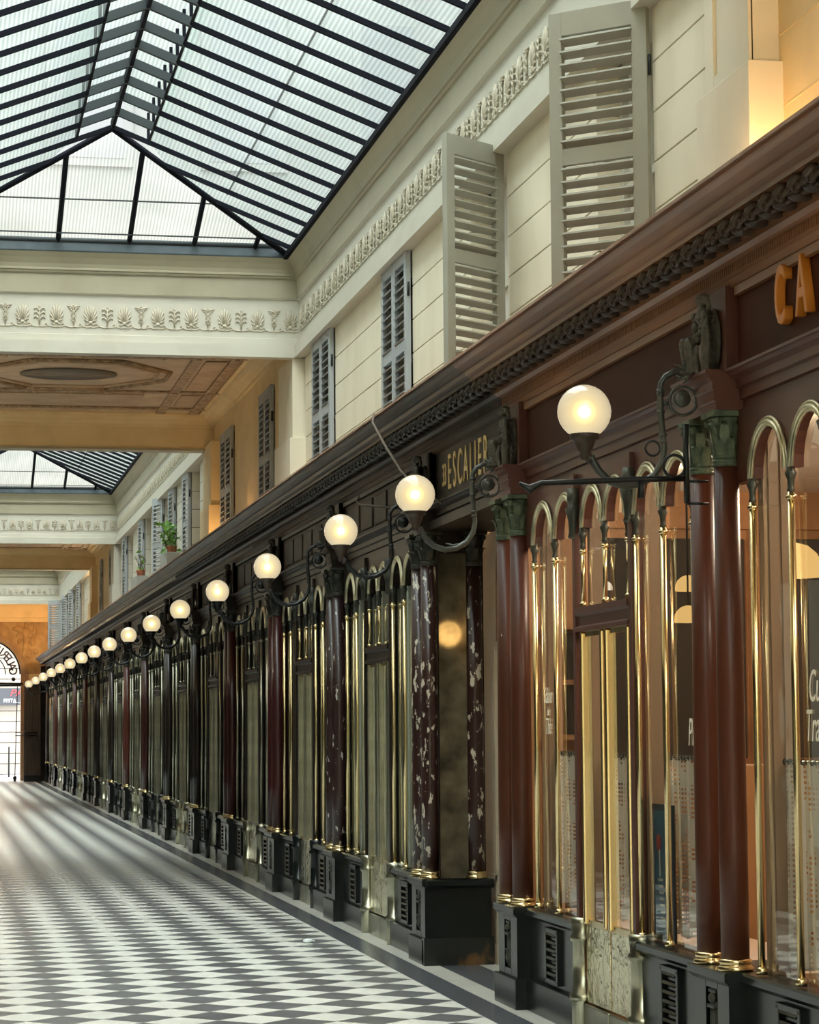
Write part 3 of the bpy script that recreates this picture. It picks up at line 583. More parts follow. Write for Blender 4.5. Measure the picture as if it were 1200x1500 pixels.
# ------------------------------------------------------------------ recessed stair entrance
st = thing('stair_entrance', 'recessed stair entrance with mirror, single flaking column and cream panels', 'entrance', (3.3, 15.2, 0))
part('marble_base', B().box(-.27, .16, -.06, .0, .0, .49).prism([(-.075, .478), (-.1, .50), (-.1, .528), (-.09, .535), (.0, .535), (.0, .478)], 'x', -.26, .17), marble, st)
part('worn_foot', B().box(-.28, .17, -.075, 0, 0, .17), marble_w, st)
cc = ob('column', shaft_me, st, col_fl, loc=(.075, -.01, 0)); ob('base_ring', ring_me, cc, brass, loc=(0, 0, .535)); ob('neck_ring', neck_me, cc, capblk, loc=(0, 0, 2.52)); ob('capital', cap_me, cc, capblk, loc=(0, 0, 2.55))
part('mirror', B().box(-.16, .02, -.03, -.02, .54, 2.6), mir_cafe, st)
part('mirror_frame', B().box(-.165, .135, -.018, .0, .535, 2.742), dark_wood, st)
dp = part('cream_panel', B().box(.2, .26, -2.1, .5, 0, 2.74), cream_door, st)
part('cream_frame', B().box(.18, .21, -.14, .09, .52, .56).box(.18, .21, -.12, -.09, 0, 2.0).box(.18, .21, -.4, -.12, .5, .56).box(.185, .21, -.42, -.1, 1.98, 2.03).box(.18, .21, -.05, .09, .0, .12), cream_door, st)
pg = B(); vs = [(.196, -.42, 2.03), (.196, -.1, 2.03)] + [(.196, -.26 + .16 * cos(pi * q / 10), 2.50 + .16 * sin(pi * q / 10)) for q in range(11)]
pg.b.faces.new([pg.b.verts.new(v) for v in vs]); part('stained_glass', pg, stain, st)
part('dark_soffit', B().box(-.22, .3, -2.1, .05, 2.744, 2.8), dark_wood, st)

# ------------------------------------------------------------------ shopfront entablature
def entab(name, y0, y1, mw, mp, mc, lf, y_leaf0, n_leaf, reeds):
    root = struct(name, B().prism([(3.14, 2.742), (3.14, 2.78), (3.125, 2.785), (3.125, 2.825), (3.11, 2.83), (3.11, 2.862), (3.085, 2.875), (3.075, 2.888), (3.065, 2.892), (3.065, 2.903), (3.3, 2.903), (3.3, 2.742)], 'y', y0, y1), mw)
    part('frieze', B().box(3.14, 3.3, y0, y1, 2.90, 3.26), mp, root)
    part('bed_moulding', B().prism([(3.14, 3.235), (3.115, 3.245), (3.10, 3.27), (3.085, 3.275), (3.085, 3.318), (3.06, 3.325), (3.04, 3.34), (3.035, 3.36), (3.3, 3.36), (3.3, 3.235)], 'y', y0, y1), mc, root)
    part('crown_moulding', B().prism([(3.03, 3.36), (3.03, 3.408), (2.905, 3.408), (2.905, 3.43), (2.895, 3.433), (2.88, 3.44), (2.875, 3.462), (2.86, 3.466), (2.845, 3.473), (2.825, 3.483), (2.808, 3.495), (2.80, 3.499), (2.80, 3.513), (3.3, 3.53), (3.3, 3.36)], 'y', y0, y1), mc, root)
    part('lead_flashing', B().prism([(2.80, 3.513), (2.785, 3.508), (2.785, 3.522), (2.84, 3.545), (3.34, 3.56), (3.34, 3.53), (2.82, 3.515)], 'y', y0, y1), redroof, root)
    lm = B(); lm.ball((.02, 0, -.004), .036, 10, (1.5, .9, .75)); lm.ball((-.052, 0, -.012), .020, 8, (.9, 1.5, 1.1))
    lm.tube([(.06, 0, .026), (0, 0, .030), (-.055, 0, .018), (-.078, 0, -.012), (-.064, 0, -.03)], [.022, .027, .022, .012, .004], 8)
    for s in (-1, 1):
        lm.tube([(.055, s * .022, .016), (.02, s * .052, .004), (-.012, s * .060, -.022)], [.014, .019, .005], 6); lm.tube([(.0, s * .02, .02), (-.04, s * .048, .004), (-.066, s * .05, -.026)], [.012, .017, .004], 6)
    lm.ball((-.03, .078, .022), .014, 6); lm.ball((-.05, .078, .022), .010, 6); lm.ball((-.012, .078, .022), .010, 6)
    lme = lm.mesh('carved_leaf', lf); rest = B(); y = y_leaf0; n = 0
    while y < y1 - .05:
        if n < n_leaf: ob('carved_leaf', lme, root, lf, loc=(2.978, y, 3.374))
        else: rest.box(2.91, 3.03, y - .05, y + .05, 3.345, 3.405, .012)
        y += .155; n += 1
    if n > n_leaf: stuff(part('carved_leaves_far', rest, lf, root))
    else: rest.b.free()
    rb = B(); y = max(y0, 5.7); 
    while y < min(y1, reeds): rb.box(3.079, 3.09, y, y + .013, 3.28, 3.316); y += .026
    if len(rb.b.verts): stuff(part('reeded_band', rb, mc, root))
    else: rb.b.free()
    return root
e1 = entab('trim_1', 5.6, 13.12, cafe_wood, cafe_panel, cafe_corn, leafm, 5.75, 80, 13.1)
e2 = entab('trim_2', 13.121, END - 1, dark_wood, dark_frieze, dark_corn, leafd, 13.2, 110, 24)
# sunk frames round the cafe frieze panels
for ya, yb in ((5.7, 9.17), (9.61, 12.72)):
    f = B()
    f.box(3.115, 3.145, ya, yb, 3.205, 3.24).box(3.115, 3.145, ya, yb, 2.903, 2.925)
    part('frieze_frame', f, cafe_corn if ya > 9 else cafe_corn, e1)
for i in range(3, 9):
    ya, yb = PAIR_Y[i - 1] + .24, PAIR_Y[i] - .24
    part('frieze_frame', B().box(3.115, 3.145, ya, yb, 3.21, 3.24).box(3.12, 3.145, ya, yb, 2.903, 2.93), dark_wood, e2)
    for q in range(5): part('frieze_panel', B().box(3.128, 3.15, ya + .12 + (yb - ya - .24) * (q + .08) / 5, ya + .12 + (yb - ya - .24) * (q + .92) / 5, 2.96, 3.18, .01), dark_frieze, e2)
# lettering
sg = thing('shop_sign', 'large orange raised letters on the maroon frieze at the right edge', 'sign', (3.14, 8.55, 3.09))
for ch, y in (('C', 8.655), ('A', 8.425)):
    ob('letter', text_mesh(ch, .315, .014, 0, orange, .52 if ch == 'C' else .56, .005), sg, loc=(-.02, y - 8.55 - .045, .005), rot=WALLTXT)
s2 = thing('stair_sign', 'gilt letters on the dark frieze over the stair entrance', 'sign', (3.14, 14.33, 3.07))
yy = 15.02
for ch, w, sz, dz in (('33', .17, .20, 0), ('E', .15, .32, 0), ('S', .155, .32, 0), ('C', .16, .32, 0), ('A', .175, .32, 0), ('L', .14, .32, 0), ('I', .08, .32, 0), ('E', .15, .32, 0), ('R', .165, .32, 0), ('33', .17, .20, 0)):
    ob('letter', text_mesh(ch, sz, .003, 0, gold, .62 if len(ch) == 1 else .62), s2, loc=(-.004, yy - w / 2 - 14.33, dz), rot=WALLTXT); yy -= w
# hanging sign bar on the nearest columns, cable and hook
hb = B().tube([(0, 0, 2.381), (0, 0, 2.70)], .013, 8).tube([(0, 0, 2.48), (-.2, 0, 2.475), (-.45, 0, 2.462), (-.6, 0, 2.455), (-.65, 0, 2.43), (-.69, 0, 2.455)], [.012, .012, .012, .011, .018, .006], 8)
hb.tube([(0, 0, 2.47), (.09, 0, 2.47)], .006, 6).tube([(0, 0, 2.38), (.09, 0, 2.38)], .006, 6).torus((-.05, 0, 2.53), .045, .007, 18, 6).torus((-.14, 0, 2.6), .03, .005, 14, 6).tube([(-.19, 0, 2.47), (-.19, 0, 2.40)], .014, 8)
tag(part('sign_bracket', hb, ironb, loc=(2.945, 9.30, 0)), 'black iron sign bracket with a leaf tip on the nearest columns', 'bracket')
cb = B().tube([(2.79, 15.5, 3.53), (2.77, 15.45, 3.47), (2.80, 15.2, 3.3), (2.86, 14.95, 3.1), (2.95, 14.75, 2.95), (3.07, 14.7, 2.88)], .009, 6)
tag(part('hanging_cable', cb, twig), 'loose grey cable hanging from the cornice over the second globe lamp', 'cable')
hk = B().tube([(3.07, 16.0, 2.96), (2.88, 16.45, 3.02), (2.86, 16.5, 3.03), (2.85, 16.53, 3.06), (2.86, 16.5, 3.09)], .009, 6)
tag(part('iron_hook', hk, rust), 'thin iron rod with a hooked end beside the second globe lamp', 'hook')

# ------------------------------------------------------------------ lit cafe behind the two near shopfronts
cw = struct('wall_cafe', B().box(3.3, 7.0, 17.0, 17.1, 0, 3.2), cafe_wall)
part('back_wall', B().box(6.9, 7.0, 5.6, 17, 0, 3.2), cafe_cream, cw); part('near_wall', B().box(3.3, 7, 5.5, 5.6, 0, 3.2), cafe_cream, cw)
part('recess_back', B().box(3.57, 3.6, 13.0, 15.5, 0, 3.2), cafe_wall, cw); part('recess_side', B().box(3.2, 3.6, 13.0, 13.05, 0, 3.2), cafe_wall, cw)
for z in (1.42, 1.72, 2.02): part('shelf', B().box(3.28, 3.58, 12.84, 13.0, z, z + .025), cafe_wall, cw)
part('shelf_back', B().box(3.3, 3.56, 12.98, 13.0, 1.45, 2.0), mirror_d, cw)
part('far_front', B().box(3.3, 3.34, 15.5, 17, 0, 3.2), cafe_cream, cw)
part('cafe_floor', B().box(3.15, 7, 5.6, 17, -.05, -.005), cafe_wall, cw); part('cafe_ceiling', B().box(3.15, 7, 5.6, 17.1, 3.2, 3.25), cafe_white, cw)
reveal = M('beige_panelling', (.46, .32, .21), .5, col2=(.40, .27, .175), scale=3, stretch=(1, 1, .3))
for y in (9.06, 9.68, 12.59): 
    part('window_reveal', B().box(3.17, 3.27, y - .03, y + .03, .3, 3.2), reveal, cw)
    part('reveal_moulding', B().box(3.19, 3.205, y - .04, y + .04, .54, 2.9).box(3.24, 3.25, y - .04, y + .04, .54, 2.9), reveal, cw)
for y in (10.68, 11.63): part('post_reveal', B().box(3.17, 3.24, y - .025, y + .025, .54, 2.9), reveal, cw)
part('window_shelf', B().box(3.165, 3.62, 9.06, 12.6, .5, .535), reveal, cw)
part('wood_cornice', B().box(3.6, 6.9, 16.94, 17, 2.92, 3.1).box(3.6, 6.9, 16.9, 17, 1.1, 1.2), cafe_wall, cw)
for a, c in ((3.75, 4.25), (4.4, 4.95), (5.1, 5.8), (5.95, 6.75)): part('smoky_mirror', B().box(a, c, 16.96, 17.01, 1.25, 2.85, .01), mirror_d, cw)
for a in (4.28, 4.98, 5.83): part('pilaster', B().box(a, a + .1, 16.92, 17.0, 1.2, 2.92), cafe_wall, cw)
for x, y in ((3.75, 11.5), (3.75, 9.0)):
    part('wood_screen', B().box(x, x + .9, y, y + .04, 0, 1.3, .01), cafe_wall, cw)
def pendant(x, y, z, r, m, label):
    t = thing('pendant_lamp', label, 'lamp', (x, y, z), group='cafe pendant lamps')
    part('shade', B().lathe([(r, -r * .2), (r, 0), (r * .96, r * .3), (r * .8, r * .62), (r * .5, r * .88), (.012, r)], 20).lathe([(r * .98, -r * .2), (.001, -r * .25)], 20), m, t)
    part('flex', B().tube([(0, 0, r), (0, 0, 3.2 - z)], .005, 6), ironb, t)
pendant(4.5, 12.35, 2.31, .155, pend_m, 'glowing cream dome pendant in the cafe, seen at the right edge')
pendant(4.2, 13.27, 2.27, .075, pend_m, 'small orange dome pendant in the cafe, upper of two')
pendant(3.9, 12.33, 2.05, .075, pend_m, 'small orange dome pendant in the cafe, lower of two')
pendant(4.4, 15.73, 2.41, .05, pend_w, 'small white pendant seen over the cafe door')
t = thing('ceiling_spot', 'bright round spot glowing high behind the second arched pane of the cafe', 'lamp', (4.0, 15.15, 2.73)); part('bulb', B().ball((0, 0, 0), .028, 12), bulb_m, t); part('stem', B().tube([(0, 0, .02), (0, 0, .47)], .008, 6), ironb, t)
def lace_curtain(y0, y1, label):
    t = thing('lace_curtain', label, 'curtain', (3.24, (y0 + y1) / 2, 0), group='lace half curtains'); b = B(); n = int((y1 - y0) / .016); prev = None; m0 = (y0 + y1) / 2
    for i in range(n + 1):
        y = y0 + (y1 - y0) * i / n - m0; x = .012 * sin(i * .9) + .006 * sin(i * 2.3)
        cur = (b.b.verts.new((x, y, .56 + .02 * abs(sin(i * .33)))), b.b.verts.new((x * .5, y, 1.35)))
        if prev:
            f = b.b.faces.new((prev[0], cur[0], cur[1], prev[1])); f.smooth = True
        prev = cur
    part('lace', b, lace, t); part('rod', B().tube([(0, y0 - m0, 1.352), (0, y1 - m0, 1.352)], .007, 6), brass_d, t)
    for i in range(int((y1 - y0) / .05)): part('hook', B().torus((0, y0 - m0 + .03 + .05 * i, 1.352), .011, .0025, 8, 4), ironb, t)
lace_curtain(11.72, 12.55, 'lace half curtain in the window beside the stair door'); lace_curtain(9.72, 10.6, 'lace half curtain behind the blue poster')
lace_curtain(10.75, 11.55, 'lace half curtain inside the glass cafe door'); lace_curtain(7.9, 9.06, 'lace half curtain in the window at the right edge')
pt = thing('poster', 'blue framed poster with a red round head, behind the cafe glass', 'poster', (3.175, 10.47, .545))
part('frame', B().box(0, .012, -.16, .16, 0, .6, .003), poster_k, pt); part('print', B().box(-.002, 0, -.14, .14, .03, .57), poster_b, pt)
pc = B().lathe([(.036, 0), (.036, -.004), (.0001, -.004)], 18, (-.002, .05, .43), axis='x'); part('red_disc', pc, poster_r, pt)
part('white_neck', B().box(-.005, -.002, .03, .045, .28, .40), poster_w, pt)
for q in range(7): part('white_stripe', B().box(-.005, -.002, -.005 - .006 * q, .06 - .006 * q, .26 - .028 * q, .272 - .028 * q), poster_w, pt)
for words, y, z0, sz in ((('Salon', 'de', 'Thé'), 12.36, 1.65, .10), (('Vins', '&', 'Propos'), 9.80, 1.66, .14), (('Cuisine', 'Tradition'), 8.33, 1.63, .14)):
    t = thing('window_lettering', {12.36: 'pale lettering on the pane beside the stair door', 9.80: 'pale lettering on the pane left of the nearest columns', 8.33: 'pale lettering on the pane at the right edge'}[y], 'lettering', (3.1375, y, z0), group='painted window lettering')
    step = .08 if len(words[0]) == 5 else .10 if len(words) == 3 else .145
    for q, w_ in enumerate(words): ob('word', text_mesh(w_, 1.2 * sz * (.55 if len(w_) < 3 and w_ != '&' else 1), .0005, .25, lace_t, .62), t, loc=(0, 0, -step * q), rot=WALLTXT)

# ------------------------------------------------------------------ upper right wall
wr = struct('wall_right', B().box(3.5, 3.7, 2, END, 3.2, 6.3), creamb)
WIN1 = [(10.84, 11.84), (13.84, 14.84), (16.77, 17.76), (20.19, 21.21)]
WIN2 = [(31.0, 32.0), (34.62, 35.82), (38.25, 39.3), (41.85, 42.85)]
WIN3 = [(55.9, 56.9), (58.7, 59.7), (61.5, 62.5), (64.3, 65.25)]
WINC = [(23.94, 24.87), (27.29, 28.36), (46.6, 47.6), (49.4, 50.4)]
ZJ = [3.2, 3.44, 3.675, 3.91, 4.14, 4.38, 4.62, 4.93]
def ashlar(y0, y1, wins, mat):
    cuts = [y0] + [v for w in wins for v in w] + [y1]
    for a, c in zip(cuts[::2], cuts[1::2]):
        for z0, z1 in zip(ZJ, ZJ[1:]):
            part('stone_course', B().box(3.3, 3.5, a, c, z0 + .004, z1 - .004, .003), mat, wr)
        part('joint_backing', B().box(3.31, 3.49, a + .012, c - .012, 3.2, 4.925), grout, wr)
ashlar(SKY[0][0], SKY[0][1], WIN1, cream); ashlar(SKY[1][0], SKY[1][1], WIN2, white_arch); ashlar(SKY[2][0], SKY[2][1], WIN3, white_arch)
def plainwall(y0, y1, wins):
    cuts = [y0] + [v for w in wins for v in w] + [y1]
    for a, c in zip(cuts[::2], cuts[1::2]): part('plaster_panel', B().box(3.3, 3.5, a, c, 3.2, 5.4), ochre, wr)
    for a, c in wins: part('plaster_panel', B().box(3.3, 3.5, a, c, 4.86, 5.4), ochre, wr)
plainwall(5.6, 9.1, []); plainwall(COVER[1][0], COVER[1][1], WINC[:2]); plainwall(COVER[2][0], COVER[2][1], WINC[2:]); plainwall(COVER[3][0], END, [])
for z in (3.95, 4.25, 4.55): part('joint_line', B().box(3.297, 3.3, 5.6, 9.1, z, z + .006), ochre, wr)
# entablature under the glass roof
ENT = [(3.12, 5.785), (3.155, 5.74), (3.185, 5.69), (3.195, 5.655), (3.19, 5.65), (3.19, 5.635), (3.205, 5.63), (3.20, 5.62), (3.21, 5.608), (3.225, 5.605), (3.225, 5.43), (3.24, 5.42), (3.255, 5.415), (3.255, 5.06), (3.24, 5.055), (3.24, 4.995), (3.20, 4.99), (3.20, 4.878)]
def cornice_side(n, y0, y1):
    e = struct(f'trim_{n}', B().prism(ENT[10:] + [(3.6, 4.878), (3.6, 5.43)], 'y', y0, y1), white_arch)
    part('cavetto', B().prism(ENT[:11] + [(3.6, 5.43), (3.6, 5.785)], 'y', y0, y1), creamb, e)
    part('eave_bar', B().box(3.09, 3.14, y0, y1, 5.775, 5.82), steel, e)
    return e
def cornice_end(n, yf, s=1):
    """beam across the passage; its face looks towards -y when s=1"""
    f = lambda pts: [(yf + s * (x - 3.225) , z) for x, z in pts]
    e = struct(f'trim_{n}', B().prism(f(ENT[10:]) + [(yf + s * .12, 4.878), (yf + s * .12, 5.43)], 'x', -.6, 3.4), white_arch)
    part('cavetto', B().prism(f(ENT[:11]) + [(yf + s * .3, 5.43), (yf + s * .3, 5.785)], 'x', -.6, 3.4), creamb, e)
    g = B().prism([(yf - s * .09, 5.785), (yf - s * .1, 5.80), (yf - s * .1, 5.875), (yf - s * .08, 5.905), (yf + s * .3, 5.905), (yf + s * .3, 5.785)], 'x', -.6, 3.18)
    part('gutter', g, gutter, e); part('gutter_lip', B().tube([(-.6, yf - s * .1, 5.895), (3.17, yf - s * .1, 5.895)], .022, 8), steelg, e)
    part('flashing', B().box(-.6, 3.2, yf - .02, yf + .02, 5.90, 5.915), steelg, e)
    return e
c1 = cornice_side(3, SKY[0][0] - .02, SKY[0][1] + .1); c2 = cornice_side(4, SKY[1][0], SKY[1][1] + .1); c3 = cornice_side(5, SKY[2][0], SKY[2][1] + .1)
b1 = cornice_end(6, SKY[0][1] + .02); b2 = cornice_end(7, SKY[1][1] + .02); b3 = cornice_end(8, SKY[2][1] + .02)
# frieze ornaments, built flat: u along the frieze, v up, w out
def orn(kind):
    b = B(); T = lambda pts, r: b.tube([(u, v, w) for u, v, w in pts], r, 5)
    if kind == 'palmette':
        for i in range(9):
            t_ = rad(-116 + 29 * i); tx, tz = .060 * sin(t_), .112 + .088 * cos(t_)
            T([(.010 * sin(t_), .05, .004), (tx * .62, .05 + (tz - .05) * .55, .012), (tx, tz, .007)], [.004, .009, .007])
        b.ball((0, .045, .006), .016, 8, (1.3, 1, .7))
        for s in (-1, 1): T([(s * .01, .04, .006), (s * .03, .022, .008), (s * .045, .035, .008), (s * .036, .048, .006)], [.006, .006, .005, .003])
    elif kind == 'caduceus':
        T([(0, .02, .006), (0, .195, .006)], .006)
        for s in (-1, 1):
            T([(s * .022 * sin(q * .9), .05 + .013 * q, .01) for q in range(10)], .0055)
            T([(0, .175, .008), (s * .025, .19, .01), (s * .06, .195, .006)], [.006, .01, .003]); T([(0, .165, .008), (s * .03, .176, .008), (s * .05, .178, .004)], [.005, .008, .003])
        b.ball((0, .2, .008), .009, 8)
    else:
        T([(0, .02, .006), (0, .18, .008)], [.009, .005]); b.ball((0, .185, .008), .01, 8, (1, 1.5, .7))
        for s in (-1, 1):
            for z in (.06, .10, .14): T([(0, z, .006), (s * .025, z + .03, .01), (s * .045, z + .028, .008), (s * .05, z + .01, .004)], [.006, .007, .006, .003])
    for s in (-1, 1): T([(0, .004, .005), (s * .03, .0, .006), (s * .06, .008, .006), (s * .076, .016, .005)], .005); 
    T([(.05, .02, .004), (.06, .035, .006), (.07, .03, .006), (.066, .02, .004)], .004)
    return b.mesh(kind, None)
ORN = {k_: orn(k_) for k_ in ('palmette', 'caduceus', 'acanthus')}
SEQ = ['palmette', 'caduceus', 'palmette', 'acanthus']
ROTW = Matrix(((0, 0, -1), (-1, 0, 0), (0, 1, 0))); ROTB = Matrix(((1, 0, 0), (0, 0, -1), (0, 1, 0)))
def orn_row(par, n, f, rot):
    for i in range(n): ob(SEQ[i % 4], ORN[SEQ[i % 4]], par, relief, loc=f(i), rot=rot.to_euler())
orn_row(b1, 23, lambda i: (3.17 - .1525 * i, SKY[0][1] + .05, 5.12), ROTB)
orn_row(c1, 62, lambda i: (3.255, SKY[0][1] - .09 - .1525 * i, 5.12), ROTW)
def orn_stuff(par, n, f, rot):
    b = B()
    for i in range(n):
        me = ORN[SEQ[i % 4]]; k0 = len(b.b.verts); b.b.from_mesh(me); b.b.verts.ensure_lookup_table(); vs = b.b.verts[k0:]
        bmesh.ops.transform(b.b, matrix=Matrix.Translation(f(i)) @ rot.to_4x4(), verts=vs)
    stuff(part('frieze_ornament', b, relief, par))
orn_stuff(b2, 23, lambda i: (3.17 - .1525 * i, SKY[1][1] + .05, 5.12), ROTB); orn_stuff(c2, 96, lambda i: (3.255, SKY[1][1] - .09 - .1525 * i, 5.12), ROTW); orn_stuff(b3, 23, lambda i: (3.17 - .1525 * i, SKY[2][1] + .05, 5.12), ROTB)
# pilasters where the glazed and covered parts meet
def pilaster(n, y0, y1, mat, panel=False):
    p = struct(f'trim_{n}', B().box(3.185, 3.31, y0, y1, 3.9, 4.90), mat)
    part('plinth_block', B().box(3.155, 3.31, y0 - .04, y1 + .08, 3.2, 4.14, .004), mat, p)
    if panel:
        w = .06
        part('panel_frame', B().box(3.172, 3.19, y0, y0 + w + .05, 4.0, 4.9).box(3.172, 3.19, y1 - w - .05, y1, 4.0, 4.9).box(3.1735, 3.19, y0 + .01, y1 - .01, 4.0, 4.2), mat, p)
    return p
pilaster(9, 9.10, 9.66, cream, True); pilaster(10, 21.93, 22.85, cream); pilaster(11, 28.7, 29.55, ochre); pilaster(12, 44.85, 45.7, white_arch); pilaster(13, 51.3, 52.15, ochre); pilaster(14, 66.75, 67.5, white_arch)
part('inner_strip', B().box(3.19, 3.3, 29.2, 29.62, 3.4, 4.9), creamb, wr)

# ------------------------------------------------------------------ shutters and windows
def leaf_meshes():
    fr = B(); w = .49
    for a, c in ((0, .075), (w - .065, w)): fr.box(a, c, -.018, .018, 3.55, 4.92, .002)
    for a, c in ((4.805, 4.92), (4.17, 4.25), (3.55, 3.60)): fr.box(.07, w - .06, -.016, .016, a, c)
    sl = B().box(.07, w - .06, -.031, .031, -.005, .005, rot=Matrix.Rotation(rad(-38), 3, 'X'), piv=(0, 0, 0))
    hg = B()
    for z in (3.7, 4.6): hg.tube([(-.006, 0, z - .05), (-.006, 0, z + .05)], .009, 6)
    s2 = B().box(.07, w - .06, -.031, .031, -.005, .005, rot=Matrix.Rotation(rad(20), 3, 'X'), piv=(0, 0, 0))
    return fr.mesh('frame', None), sl.mesh('slat', None), hg.mesh('hinge', None), s2.mesh('slat', None)
LF, LS, LH, LS2 = leaf_meshes()
SZ = [4.775 - .0625 * q for q in range(9)] + [4.14 - .0625 * q for q in range(9)]
def shutter(y, ang, m, label, wscale=1., group='louvred shutters', slats=20, flip=1):
    """hinged at (3.3,y); ang = direction of the leaf in the plan: 0 along +y, 90 towards the passage"""
    a = rad(ang); t = thing('shutter', label, 'shutter', (3.3 - .03, y, 0), rot=(0, 0, rad(90) + a), group=group, scale=(wscale, 1, 1))
    ob('frame', LF, t, m); ob('hinge', LH, t, ironb)
    for z in SZ[:slats]: ob('slat', LS if flip < 2 else LS2, t, m, loc=(0, 0, z), scale=(1, -1 if flip < 0 else 1, 1))
    return t
def window(n, a, c, closed):
    fr = B().box(3.42, 3.47, a, a + .07, 3.3, 4.93).box(3.42, 3.47, c - .07, c, 3.3, 4.93).box(3.42, 3.47, a, c, 4.84, 4.93).box(3.43, 3.47, (a + c) / 2 - .03, (a + c) / 2 + .03, 3.3, 4.93).box(3.43, 3.47, a, c, 4.2, 4.24)
    w = struct(f'window_{n}', fr, white_arch)
    for q in (0, 1):
        m0, m1 = (a + .07, (a + c) / 2 - .03) if q == 0 else ((a + c) / 2 + .03, c - .07)
        part('pane', B().box(3.452, 3.46, m0, m1, 3.3, 4.84), dark if closed else net, w)
    part('reveal', B().box(3.475, 3.52, a, c, 3.2, 4.95), dark, w)  # dark sheet standing in for the unlit room behind
    return w
wn = 10
for k_, (a, c) in enumerate(WIN1): window(wn, a, c, k_ > 1); wn += 1
for a, c in WIN2 + WIN3: window(wn, a, c, False); wn += 1
for a, c in WINC: window(wn, a, c, True); wn += 1
shutter(10.81, 48 - 0, shut_g, 'large open grey-green shutter nearest the right edge', 1.06, flip=2)
shutter(13.84, 128, shut_g, 'open grey-green shutter swung out in the middle of the wall', 1.08, flip=2)
for k_, (a, c) in enumerate(WIN1[2:]):
    nm = ('right', 'left')[k_]
    shutter(a, 0, shut_b, f'closed blue-grey shutter, near leaf of the {nm} pair on the cream wall', (c - a) / .99)
    shutter(c, 180, shut_b, f'closed blue-grey shutter, far leaf of the {nm} pair on the cream wall', (c - a) / .99, flip=-1)
for k_, (a, c) in enumerate(WINC[:2]):
    nm = ('right', 'left')[k_]
    shutter(a, 0, shut_b, f'closed shutter under the painted ceiling, near leaf of the {nm} pair', (c - a) / .98)
    shutter(c, 180, shut_b, f'closed shutter under the painted ceiling, far leaf of the {nm} pair', (c - a) / .98, flip=-1)
for k_, (a, c) in enumerate(WINC[2:]):
    shutter(a, 0, shut_b, f'closed shutter under the second painted ceiling, near leaf of the {("right", "left")[k_]} pair', (c - a) / .98)
for y, ang, lb in ((32.03, 4, 'pale shutter folded against the wall right of the window plant'), (34.08, 4, 'pale shutter folded back behind the window plant'), (35.86, 12, 'widest open pale shutter between the two window boxes'), (39.34, 4, 'narrow pale shutter over the small window box'), (42.9, 3, 'pale shutter farthest along the second glazed stretch')):
    shutter(y, ang, shut_b, lb, 1.0)
for y, ang, lb in ((65.3, 45, 'pale shutter standing straight out beside the relief wall'), (62.55, 14, 'pale shutter on the third stretch, left of the ajar ones'), (59.75, 10, 'pale shutter ajar on the third glazed stretch'), (56.95, 6, 'pale shutter near the glowing pilaster')):
    shutter(y, ang, shut_b, lb, 1.0)
# window boxes
def plant_box(y, n, label, h):
    t = thing('window_box', label, 'planter', (3.12, y, 3.56)); part('box', B().box(-.09, .09, -.55, .55, 0, .30, .008), planter, t)
    part('pot', B().lathe([(.05, .3), (.07, .38), (.075, .4), (.06, .4)], 12, (0, -.3, 0)), terra, t)
    tw = B(); r_ = random.Random(int(y)); tips = []
    for q in range(7):
        bx, by = r_.uniform(-.03, .03), -.3 + r_.uniform(-.05, .3); p = [(bx, by, .3)]
        for s in range(4): p.append((p[-1][0] + r_.uniform(-.06, .04), p[-1][1] + r_.uniform(-.1, .1), p[-1][2] + h / 4)); tips.append(p[-1])
        tw.tube(p, [.007, .006, .005, .004, .002], 5)
    part('twigs', tw, twig, t)
    lb_ = B()
    for q in range(n):
        a = r_.uniform(-pi, pi); lb_.quad((0, 0, 0), (.03, .02, .012), (.065, 0, .004), (.03, -.02, .012))
        break
    lme = lb_.mesh('leaf', leafg)
    for q in range(n):
        p = r_.choice(tips); o = ob('leaf', lme, t, leafg, loc=(p[0] + r_.uniform(-.04, .04), p[1] + r_.uniform(-.1, .16), p[2] + r_.uniform(-.05, .05)), rot=(r_.uniform(-1, 1), r_.uniform(-1, 1), r_.uniform(0, 6.28)), scale=(1.6, 1.6, 1.6))
plant_box(33.2, 90, 'grey window box with a leafy green plant in a terracotta pot', .36); plant_box(38.3, 12, 'smaller grey window box with a few bare twigs', .34)

